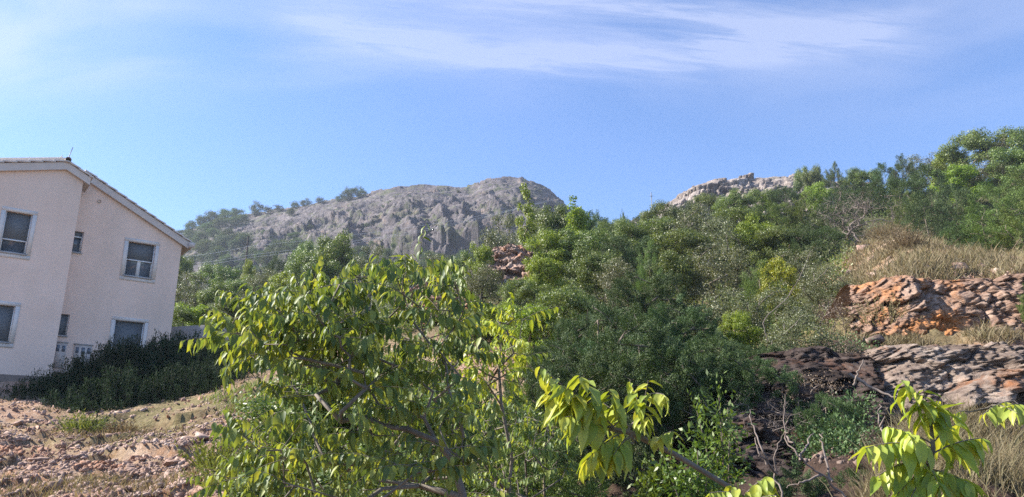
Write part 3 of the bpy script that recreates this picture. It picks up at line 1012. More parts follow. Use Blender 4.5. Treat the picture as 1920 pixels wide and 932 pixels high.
def build_house():
    house = empty('house', (HP[0], HP[1], 0), 'two-storey peach plastered gabled house with white-framed windows at the left edge', 'house', rz=math.radians(38))
    PRO = 1.0
    slope = 0.52
    ya, yb = -PRO, 0.0
    sc = facade(158, 330, PRO)[0]              # corner of the projecting part
    sR = facade(315, 640)[0] + 0.03           # right end of the main wall
    eave = facade(345, 455)[1] - 0.12
    sR = max(sR, 1.45)
    apex_s = facade(127, 300, PRO)[0]
    SL = -8.5                                   # left end outside the picture

    def roofz(s, base):                        # underside of the roof
        return base - (slope if s > apex_s else 0.27) * abs(s - apex_s)
    rb = eave + slope * (sR - apex_s) - 0.02
    ra = facade(158, 342, PRO)[1] + slope * (sc - apex_s)
    # windows: s0, s1, z0, z1, plane, style
    def px_s(a, b, off):
        return facade(a, b, off)[0]
    wins = [
        ('two sash', px_s(237, 480, 0), px_s(289, 485, 0), 6.50, 7.80, 0, 0.50, 'upper right window with shutter half down'),
        ('shut', px_s(212, 630, 0), px_s(268, 632, 0), 3.45, 4.82, 0, 1.0, 'lower right window with dark shutter fully down'),
        ('single', px_s(128, 452, 0), px_s(155, 455, 0), 7.09, 7.87, 0, 0.22, 'small upper window beside the wall corner'),
        ('shut', px_s(100, 608, 0), px_s(128, 610, 0), 4.10, 4.85, 0, 1.0, 'small lower window beside the wall corner'),
        ('one sash', px_s(5, 430, PRO), px_s(56, 435, PRO), facade(30, 475, PRO)[1], facade(30, 398, PRO)[1], PRO, 0.66, 'upper left window with shutter mostly down'),
        ('shut', px_s(-28, 600, PRO), px_s(24, 605, PRO), facade(5, 641, PRO)[1], facade(5, 572, PRO)[1], PRO, 1.0, 'lower left window with closed grey shutter'),
    ]
    DEP = 0.20
    mb = MB()
    hb = [(w[1], w[2], w[3], w[4]) for w in wins if w[5] == 0]
    ha = [(w[1], w[2], w[3], w[4]) for w in wins if w[5] == PRO]
    z1b, z1a = eave - 0.02, roofz(SL, ra)
    wall_with_holes(mb, sc - 0.3, sR, BZ, z1b, hb, yb, DEP)
    zc = roofz(sc - 0.3, rb)
    mb.add([(sc - 0.3, yb, z1b), (sR, yb, z1b), (sc - 0.3, yb, zc)], [(0, 1, 2)])
    mid = min(roofz(sc, ra), 8.4)
    sM = apex_s - (ra - mid) / slope
    topa = max(h[3] for h in ha) + 0.2
    wall_with_holes(mb, SL, sc, 2.58, topa, ha, ya, DEP)
    # gable above
    mb.add([(SL, ya, topa), (sc, ya, topa), (sc, ya, roofz(sc, ra)), (apex_s, ya, ra), (SL, ya, roofz(SL, ra))], [(0, 1, 2, 3, 4)])
    # side of the projection, right side and back of the house
    mb.quad((sc, ya, 2.58), (sc, yb + 0.01, 2.58), (sc, yb + 0.01, roofz(sc, ra)), (sc, ya, roofz(sc, ra)))
    mb.quad((sR, yb, BZ), (sR, 9, BZ), (sR, 9, z1b), (sR, yb, z1b))
    mb.add([(SL, 9, BZ), (sR, 9, BZ), (sR, 9, z1b), (apex_s, 9, rb), (SL, 9, roofz(SL, rb))], [(4, 3, 2, 1, 0)])
    mb.quad((SL, 9, BZ), (SL, ya, BZ), (SL, ya, roofz(SL, ra)), (SL, 9, roofz(SL, rb)))
    mb.build('wall', M_['plaster'], house)
    MB().box(SL, sc + 0.03, ya - 0.03, yb - 0.02, 1.2, 2.577).build('plinth', M_['plinth'], house)
    # roof slabs (part), verge boards
    th = 0.27
    def slab(s0, s1, y0, y1, base, name, m, t0=0.0, t1=th):
        pts = [(s0, roofz(s0, base) + t0), (apex_s, base + t0), (s1, roofz(s1, base) + t0), (s1, roofz(s1, base) + t1), (apex_s, base + t1), (s0, roofz(s0, base) + t1)]
        return MB().prism(pts, y0, y1).build(name, m, house)
    slab(SL - 0.3, sc + 0.20, ya - 0.14, yb - 0.16, ra, 'verge', M_['verge'])
    slab(SL - 0.3, sR + 0.22, yb - 0.15, 9.2, rb, 'roof', M_['verge'])
    # roof tiles: rows of slightly stepped tiles seen as the ragged top edge
    tb = MB()
    for (s0, s1, y0, y1, base) in ((SL - 0.3, sc + 0.27, ya - 0.20, yb - 0.16, ra), (sc + 0.1, sR + 0.30, yb - 0.21, 9.2, rb)):
        for sgn in (-1, 1):
            s_end = s1 if sgn > 0 else s0
            if sgn < 0 and base is rb:
                continue
            start = max(apex_s, s0) if sgn > 0 else apex_s
            n = int(abs(s_end - start) / 0.36) + 1
            for i in range(n):
                a = start + sgn * (i * 0.36)
                b = a + sgn * 0.42
                b = min(b, s1) if sgn > 0 else max(b, s0)
                if abs(b - a) < 0.05:
                    continue
                za, zb = roofz(a, base) + th + 0.004, roofz(b, base) + th + 0.045
                lo, hi = sorted([(a, za), (b, zb)])
                tb.prism([(lo[0], lo[1]), (hi[0], hi[1]), (hi[0], hi[1] + 0.045), (lo[0], lo[1] + 0.045)], y0, y1)
    tb.build('roof_tiles', M_['tile'], house)
    MB().tube([(apex_s, ya - 0.23, ra + th + 0.07), (apex_s, yb - 0.1, ra + th + 0.07)], 0.10, 10).build('ridge_cap', M_['tile'], house, smooth=True)
    # gutter at the right eave
    gz = roofz(sR + 0.3, rb) + th - 0.08
    MB().tube([(sR + 0.33, yb - 0.25, gz), (sR + 0.33, 9.1, gz)], 0.085, 10).build('gutter', M_['verge'], house, smooth=True)
    MB().box(sR + 0.2, sR + 0.42, yb - 0.262, yb - 0.216, gz - 0.11, gz + 0.10).build('gutter_end', M_['verge'], house)
    for style, a, b, c, d, off, shut, lab in wins:
        y = -off
        f = MB()
        e = y + DEP
        fw = 0.055
        f.box(a, b, e - 0.07, e - 0.01, c, c + fw).box(a, b, e - 0.07, e - 0.01, d - fw, d).box(a, a + fw, e - 0.07, e - 0.01, c + fw, d - fw).box(b - fw, b, e - 0.07, e - 0.01, c + fw, d - fw)
        if style == 'two sash':
            m = (a + b) / 2
            f.box(m - 0.06, m + 0.06, e - 0.075, e - 0.012, c + fw, d - fw)
        w = f.build('window', M_['pvc'], house)
        w['label'] = lab
        MB().box(a + 0.01, b - 0.01, e - 0.03, e + 0.02, c + 0.01, d - 0.01).build('pane', M_['glass'], w)
        zs = d - (d - c) * shut + (0.02 if shut > 0.99 else 0)
        MB().box(a + 0.03, b - 0.03, e - 0.10, e - 0.078, zs, d - 0.005).build('shutter', M_['shutter'], w)
        if shut < 0.99:
            MB().box(a + 0.02, b - 0.02, e - 0.12, e - 0.076, zs - 0.04, zs).build('shutter_rail', M_['pvc'], w)
        for gx in (a + 0.001, b - 0.036):
            MB().box(gx, gx + 0.035, e - 0.125, e - 0.074, c + fw + 0.002, d - 0.006).build('shutter_guide', M_['pvc'], w)
        MB().box(a - 0.03, b + 0.03, y - 0.06, e - 0.075, c - 0.045, c + 0.008).build('window_sill', M_['sill'], w)
        if style in ('two sash', 'one sash') or (style == 'shut' and b - a > 0.6):
            t = 0.13
            tr = MB()
            o0, o1 = y - 0.022, y + 0.01
            tr.box(a - t, b + t, o0, o1, d, d + t).box(a - t, a, o0, o1, c - 0.046, d).box(b, b + t, o0, o1, c - 0.046, d).box(a - t, b + t, o0, o1, c - 0.046 - t, c - 0.046)
            tr.build('window_surround', M_['trim'], w)
    # vent
    vs, vz = facade(186, 378)
    an = np.linspace(0, 2 * PI, 17)
    MB().tube([(vs, -0.05, vz), (vs, 0.02, vz)], 0.06, 12).build('vent', M_['sill'], house)
    # meter cabinets by the corner
    for (x0, x1, yt, yb_, k) in ((104, 126, 642, 668, 2), (140, 173, 646, 674, 3)):
        a, z1 = facade(x0, yt); b, _ = facade(x1, yt); _, z0 = facade(x0, yb_ + 22)
        cb = MB().box(a, b, -0.05, 0.0 + 0.01, z0, z1).build('meter_cabinet', M_['verge'], house)
        MB().box(a - 0.03, b + 0.03, -0.075, 0.005, z1 + 0.001, z1 + 0.035).build('cabinet_hood', M_['sill'], cb)
        for i in range(k):
            wdt = (b - a) / k
            MB().box(a + wdt * (i + 0.25), a + wdt * (i + 0.8), -0.058, -0.045, z1 - 0.30, z1 - 0.09).build('meter_window', M_['glass'], cb)
    # lightning conductor along the left roof edge + aerial
    zt = lambda s: roofz(s, ra) + th + 0.05
    aer = MB()
    s_a = facade(120, 280, PRO)[0]
    pr = MB()
    ss = np.linspace(SL, apex_s - 0.15, 12)
    pr.tube([(s, ya - 0.05, zt(s) + 0.16) for s in ss], 0.012, 5)
    for s in np.arange(SL + 0.3, apex_s - 0.2, 1.05):
        pr.tube([(s, ya - 0.05, zt(s)), (s, ya - 0.05, zt(s) + 0.20)], 0.012, 5)
    pr.build('lightning_conductor', M_['zinc'], house)
    z = ra + th + 0.12
    aer.tube([(apex_s - 0.25, ya + 0.1, z), (apex_s - 0.05, ya + 0.1, z + 0.06), (apex_s + 0.02, ya + 0.1, z + 0.12), (apex_s + 0.10, ya + 0.1, z + 0.55)], 0.014, 5)
    aer.tube([(apex_s - 0.25, ya + 0.1, z + 0.04), (apex_s - 0.18, ya - 0.08, z + 0.10)], 0.012, 5)
    aer.build('aerial', M_['metal'], house)


build_house()

# low boundary wall behind the house
def build_bwall():
    a, b = P(300, 640, 31.5), P(430, 640, 34)
    z0 = min(H0(a[0], a[1]), H0(b[0], b[1])) - 0.5
    t = P(300, 614, 31.5)[2], P(430, 606, 34)[2]
    v = np.array([(a[0], a[1], z0), (b[0], b[1], z0), (b[0], b[1], t[1]), (a[0], a[1], t[0])])
    w = v + np.array([-0.05, 0.25, 0])
    mb = MB()
    mb.add(np.concatenate([v, w]), [(0, 1, 2, 3), (7, 6, 5, 4), (3, 2, 6, 7), (1, 5, 6, 2), (0, 3, 7, 4), (0, 4, 5, 1)])
    tag(mb.build('boundary_wall', M_['concrete']), 'low pale concrete wall behind the right corner of the house', 'wall')


build_bwall()

# ------------------------------------------------------------------ plants: generators
def leaf_quads(c, d, nrm, L, W):
    """rhombic leaf per centre: base at c, pointing along d, in the plane with normal nrm"""
    d = d / (np.linalg.norm(d, axis=1, keepdims=True) + 1e-9)
    s = np.cross(d, nrm)
    s /= np.linalg.norm(s, axis=1, keepdims=True) + 1e-9
    L, W = L[:, None], W[:, None]
    v = np.stack([c, c + d * L * 0.45 + s * W * 0.5, c + d * L, c + d * L * 0.45 - s * W * 0.5], 1)
    return v.reshape(-1, 3), np.arange(len(c) * 4).reshape(-1, 4)


def unit(v):
    return v / (np.linalg.norm(v, axis=-1, keepdims=True) + 1e-9)


def grow(root_nodes, targets, r, step=0.35, droop=0.0):
    """attach every target to the nearest node of the growing skeleton; returns list of (points) branches, thickness by load"""
    nodes = [np.array(n, float) for n in root_nodes[0]]
    parent = list(root_nodes[1])
    order = np.argsort(np.linalg.norm(targets - nodes[0], axis=1))
    tips = []
    for k in order:
        t = targets[k]
        A = np.array(nodes)
        dist = np.linalg.norm(A - t, axis=1) + 0.35 * np.clip(A[:, 2] - t[2], 0, None)
        j = int(dist.argmin())
        n = max(1, int(np.linalg.norm(A[j] - t) / step))
        p0 = A[j]
        prev = j
        for i in range(1, n + 1):
            f = i / n
            q = p0 + (t - p0) * f + (r.normal(size=3) * step * 0.14 if i < n else 0)
            q = q + np.array([0, 0, math.sin(f * PI) * 0.10 * np.linalg.norm(t - p0)])
            nodes.append(q)
            parent.append(prev)
            prev = len(nodes) - 1
        tips.append(prev)
    nodes = np.array(nodes)
    load = np.zeros(len(nodes))
    for t in tips:
        load[t] += 1
    for i in range(len(nodes) - 1, 0, -1):
        if parent[i] >= 0:
            load[parent[i]] += load[i]
    return nodes, parent, load, tips


def skeleton_mesh(nodes, parent, load, r_tip, power=0.42, r_min=None, sides=5, cap=None):
    rad = r_tip * np.maximum(load, 1) ** power
    if cap is not None:
        rad = np.minimum(rad, cap)
    kids = {}
    for i, p in enumerate(parent):
        kids.setdefault(p, []).append(i)
    mb = MB()
    started = [0]
    done = set()
    stack = [(0, None)]
    while stack:
        i, frm = stack.pop()
        chain = [i] if frm is None else [frm, i]
        cur = i
        while kids.get(cur):
            ks = sorted(kids[cur], key=lambda k: -load[k])
            for o in ks[1:]:
                stack.append((o, cur))
            cur = ks[0]
            chain.append(cur)
        if len(chain) > 1:
            rr = rad[chain].copy()
            if frm is not None:
                rr[0] = min(rr[0], rr[1] * 1.25)
            rr[-1] *= 0.5
            mb.tube(nodes[chain], rr, sides if rr.max() > r_tip * 2 else 4)
    return mb


def ellipsoid_targets(r, n, w, h, z0, pointy=0.0, fill=0.45):
    out = []
    ph = r.uniform(0, 6.28, 6)
    while len(out) < n:
        d = unit(r.normal(size=3))
        rr = r.uniform(fill, 1.0) ** 0.6
        a = math.atan2(d[1], d[0])
        lump = 1 + 0.20 * math.sin(2 * a + ph[0]) + 0.14 * math.sin(5 * a + ph[1] + 3 * d[2]) + 0.12 * math.sin(6 * d[2] + ph[2])
        p = d * rr * lump
        k = (p[2] + 1) / 2
        ww = w * (1 - pointy * k)
        out.append((p[0] * ww / 2, p[1] * ww / 2, z0 + (p[2] + 1) / 2 * (h - z0)))
    return np.array(out)


def proto_broad(name, seed, w=3.6, h=4.0, z0=0.7, clumps=90, per=170, L=0.085, lw=0.55, spread=0.27, matl='broad', fill=0.4, up=0.2, barkm='bark', tipr=0.011):
    r = np.random.default_rng(seed)
    T = ellipsoid_targets(r, clumps, w * 0.9, h * 0.97, z0, 0.15, fill)
    root = [np.array([0, 0, -0.3]), np.array([0.03, 0.02, z0 * 0.5]), np.array([0.08 * r.normal(), 0.08 * r.normal(), z0 + 0.25])]
    nodes, par, load, tips = grow((root, [-1, 0, 1]), T, r, 0.35)
    tm = skeleton_mesh(nodes, par, load, tipr).mesh('trunk', M_[barkm], True)
    C = nodes[tips]
    sc = r.uniform(0.6, 1.35, len(C))
    cnt = (per * sc ** 2).astype(int)
    idx = np.repeat(np.arange(len(C)), cnt)
    off = r.normal(size=(len(idx), 3)) * np.array([1, 1, 0.7])
    off = unit(off) * (r.uniform(0, 1, len(idx)) ** 0.36)[:, None] * 1.45
    c = C[idx] + off * (spread * sc[idx])[:, None] * np.array([1, 1, 0.75])
    ou = unit(off)
    d = r.normal(size=c.shape)
    d = unit(d - ou * (d * ou).sum(-1, keepdims=True) * 0.8 + np.array([0, 0, -0.15]) + ou * 0.25)
    n = ou * 1.0 + r.normal(size=c.shape) * 0.45 + np.array([0, 0, 0.5])
    LL = L * r.uniform(0.6, 1.25, len(c))
    v, f = leaf_quads(c, d, n, LL, LL * lw)
    cm = mesh_np('crown', v, f, M_[matl])
    return dict(trunk=tm, crown=cm, w=w, h=h)


def proto_plume(name, seed, w=3.2, h=4.4, z0=0.15, plumes=170, per=150, L=0.085, lw=0.26, plen=0.5, prad=0.11, matl='juniper', pointy=0.45, fill=0.5, tipr=0.010):
    """juniper: upright tufts around an uneven pointed crown"""
    r = np.random.default_rng(seed)
    T = ellipsoid_targets(r, plumes, w * 0.92, h * 0.9, z0, pointy, fill)
    root = [np.array([0, 0, -0.3]), np.array([0.02, 0, h * 0.25]), np.array([0.05, 0.03, h * 0.55]), np.array([0.03, 0.0, h * 0.8])]
    nodes, par, load, tips = grow((root, [-1, 0, 1, 2]), T, r, 0.4)
    tm = skeleton_mesh(nodes, par, load, tipr).mesh('trunk', M_['bark'], True)
    C = nodes[tips]
    outw = C.copy(); outw[:, 2] = 0
    ax = unit(unit(outw) * 0.55 + np.array([0, 0, 1.0]) + r.normal(size=C.shape) * 0.22)
    sc = r.uniform(0.55, 1.3, len(C))
    idx = np.repeat(np.arange(len(C)), (per * sc ** 1.6).astype(int))
    u = r.uniform(0, 1, len(idx)) ** 0.85
    # each plume has a few side shoots
    sub = r.integers(0, 5, len(idx))
    sa = sub / 5 * 6.28 + idx * 1.7
    base = C[idx] + ax[idx] * ((u - 0.35) * plen * sc[idx])[:, None]
    off = np.stack([np.cos(sa), np.sin(sa), np.zeros_like(sa)], -1) * (prad * 1.5 * u * (1.15 - u) * 2.2 * (sub > 0))[:, None]
    rad = prad * (1.1 - u) * sc[idx]
    th = r.uniform(0, 6.28, len(idx))
    rr = np.sqrt(r.uniform(0.05, 1, len(idx))) * rad
    circ = np.stack([np.cos(th) * rr, np.sin(th) * rr, r.normal(size=len(th)) * 0.03], -1)
    c = base + off + circ
    d = unit(ax[idx] * 1.0 + r.normal(size=c.shape) * 0.4 + unit(circ + 1e-6) * 0.3)
    n = unit(circ + off * 0.6 + 1e-6) + r.normal(size=c.shape) * 0.4 + ax[idx] * 0.3
    LL = L * r.uniform(0.6, 1.3, len(c))
    v, f = leaf_quads(c, d, n, LL, LL * lw)
    return dict(trunk=tm, crown=mesh_np('crown', v, f, M_[matl]), w=w, h=h)


def proto_bare(name, seed, w=3, h=2.6, n=260, matl='twig', leaves=0):
    r = np.random.default_rng(seed)
    T = ellipsoid_targets(r, n, w, h, h * 0.12, -0.1, 0.25)
    root = [np.array([0, 0, -0.2]), np.array([0.0, 0, h * 0.12])]
    nodes, par, load, tips = grow((root, [-1, 0]), T, r, 0.2)
    tm = skeleton_mesh(nodes, par, load, 0.006, 0.42).mesh('trunk', M_[matl], True)
    C = nodes[tips]
    idx = np.repeat(np.arange(len(C)), leaves or 14)
    c = C[idx] + r.normal(size=(len(idx), 3)) * 0.10
    L = r.uniform(0.06, 0.22, len(idx)) if not leaves else r.uniform(.04, .08, len(idx))
    W = np.full(len(idx), 0.008) if not leaves else L * 0.5
    v, f = leaf_quads(c, r.normal(size=c.shape) + (0, 0, .4), r.normal(size=c.shape), L, W)
    return dict(trunk=tm, crown=mesh_np('crown', v, f, M_['dry'] if leaves else M_[matl]), w=w, h=h)


def proto_hedge(seed, w=3.0, h=1.7):
    """upright rosemary-like stems with short dark leaves"""
    r = np.random.default_rng(seed)
    n = 210
    a = r.uniform(0, 6.28, n); q = np.sqrt(r.uniform(0, 1, n))
    base = np.stack([np.cos(a) * q * w * 0.28, np.sin(a) * q * w * 0.25, np.zeros(n)], -1)
    hh = h * (1 - 0.5 * q ** 2) * r.uniform(0.75, 1.03, n)
    tip = base * 1.75 + np.stack([r.normal(size=n) * .12, r.normal(size=n) * .12, hh], -1)
    mb = MB()
    for i in range(n):
        m = (base[i] + tip[i]) / 2 + r.normal(size=3) * 0.05
        mb.tube([base[i] - (0, 0, .2), m, tip[i]], [0.012, 0.008, 0.003], 4)
    tm = mb.mesh('stems', M_['bark'], True)
    idx = np.repeat(np.arange(n), 330)
    u = r.uniform(0.12, 1, len(idx)) ** 0.8
    sh = r.integers(0, 4, len(idx))
    sa = sh * 1.57 + idx * 0.9
    c = base[idx] + (tip - base)[idx] * u[:, None] + np.stack([np.cos(sa), np.sin(sa), 0 * sa + 0.4], -1) * (0.13 * (sh > 0) * r.uniform(0.2, 1, len(idx)))[:, None]
    ax = unit(tip - base)[idx]
    d = unit(ax * 0.8 + r.normal(size=c.shape) * 0.6)
    L = r.uniform(0.035, 0.08, len(idx))
    v, f = leaf_quads(c, d, r.normal(size=c.shape), L, L * 0.32)
    return dict(trunk=tm, crown=mesh_np('foliage', v, f, M_['hedge']), w=w, h=h, names=('stems', 'foliage'))


PR = {}
for i in range(2):
    PR['jun', i] = proto_plume('juniper', 200 + i, plumes=150, per=230, plen=0.62, prad=0.15, fill=0.7)
    PR['jug', i] = proto_plume('juniper', 210 + i, w=3.6, h=4.2, plumes=140, per=220, plen=0.6, prad=0.16, fill=0.65, matl='junilight', pointy=0.35)
    PR['brd', i] = proto_broad('broad', 220 + i, clumps=64, per=330, L=0.10, spread=0.32, fill=0.6)
    PR['lim', i] = proto_broad('lime', 230 + i, w=3.0, h=3.4, clumps=60, per=240, L=0.095, matl='lime', fill=0.35, spread=0.25)
    PR['olv', i] = proto_broad('olive', 240 + i, w=3.8, h=3.6, clumps=100, per=130, L=0.08, matl='olive', spread=0.28, fill=0.3, barkm='palebark', tipr=0.012)
    PR['bar', i] = proto_bare('bare', 250 + i)
    PR['hdg', i] = proto_hedge(260 + i)
    PR['far', i] = proto_broad('far', 270 + i, w=4.0, h=3.2, z0=0.2, clumps=60, per=60, L=0.22, matl='farleaf', spread=0.45, fill=0.3)
    PR['frd', i] = proto_broad('fardark', 275 + i, w=4.0, h=3.6, z0=0.2, clumps=60, per=60, L=0.2, matl='juniper', spread=0.42, fill=0.3)
    PR['dry', i] = proto_bare('dry', 285 + i, 2.6, 1.7, 150, 'twig', 16)
for i in range(2):
    PR['slm', i] = proto_broad('slender', 300 + i, w=1.3, h=4.2, z0=1.6, clumps=24, per=110, L=0.11, matl='lime', fill=0.2, spread=0.17, tipr=0.012)
PR['gld', 0] = PR['gld', 1] = proto_broad('gold', 280, w=2.2, h=2.4, clumps=60, per=130, matl='gold', fill=0.5, spread=0.2)
# near, finer junipers for the dark mass in the middle
PR['njn', 0] = proto_plume('nearjuniper', 290, w=4.2, h=4.6, plumes=400, per=300, L=0.06, lw=0.34, plen=0.42, prad=0.11, matl='juniper', pointy=0.3, fill=0.8)
PR['njn', 1] = proto_plume('nearjuniper', 291, w=4.6, h=4.2, plumes=400, per=300, L=0.06, lw=0.34, plen=0.40, prad=0.115, matl='juniper', pointy=0.15, fill=0.8)

KN = {'slm': ('slender_tree', 'tree'), 'jun': ('juniper_tree', 'juniper'), 'jug': ('juniper_tree', 'juniper'), 'brd': ('broadleaf_tree', 'tree'), 'lim': ('broadleaf_shrub', 'shrub'), 'olv': ('broadleaf_tree', 'tree'), 'bar': ('bare_shrub', 'shrub'),
      'hdg': ('hedge_shrub', 'shrub'), 'far': ('distant_bush', 'bush'), 'frd': ('distant_bush', 'bush'), 'gld': ('broadleaf_shrub', 'shrub'), 'njn': ('juniper_tree', 'juniper'), 'dry': ('dry_shrub', 'shrub')}
tcount = 0


def put(kind, loc, wid, hgt, label, group, rz=None):
    global tcount
    tcount += 1
    pr = PR[kind, tcount % 2]
    name, cat = KN[kind]
    rr = random.Random(tcount * 31)
    t = empty(name, tuple(float(x) for x in loc), label, cat, group, rr.uniform(0, 6.28) if rz is None else rz)
    sx, sz_ = wid / pr['w'], hgt / pr['h']
    t.scale = (sx * rr.uniform(0.92, 1.08), sx * rr.uniform(0.92, 1.08), sz_)
    nm = pr.get('names', ('trunk', 'crown'))
    link(nm[0], pr['trunk'], t)
    link(nm[1], pr['crown'], t)
    return t


def tree(kind, px, ytop, wpx, y, label, group, minh=0.6):
    """place by photo column, top and width at distance y; the foot stands on the terrain"""
    top = P(px, ytop, y)
    z = float(H(top[0], top[1]))
    w = wpx / F * y * 1.12
    h = max(top[2] - z, minh, w * 0.80)
    z = top[2] - h
    put(kind, (top[0], top[1], z - 0.05), w, h + 0.05, label, group)


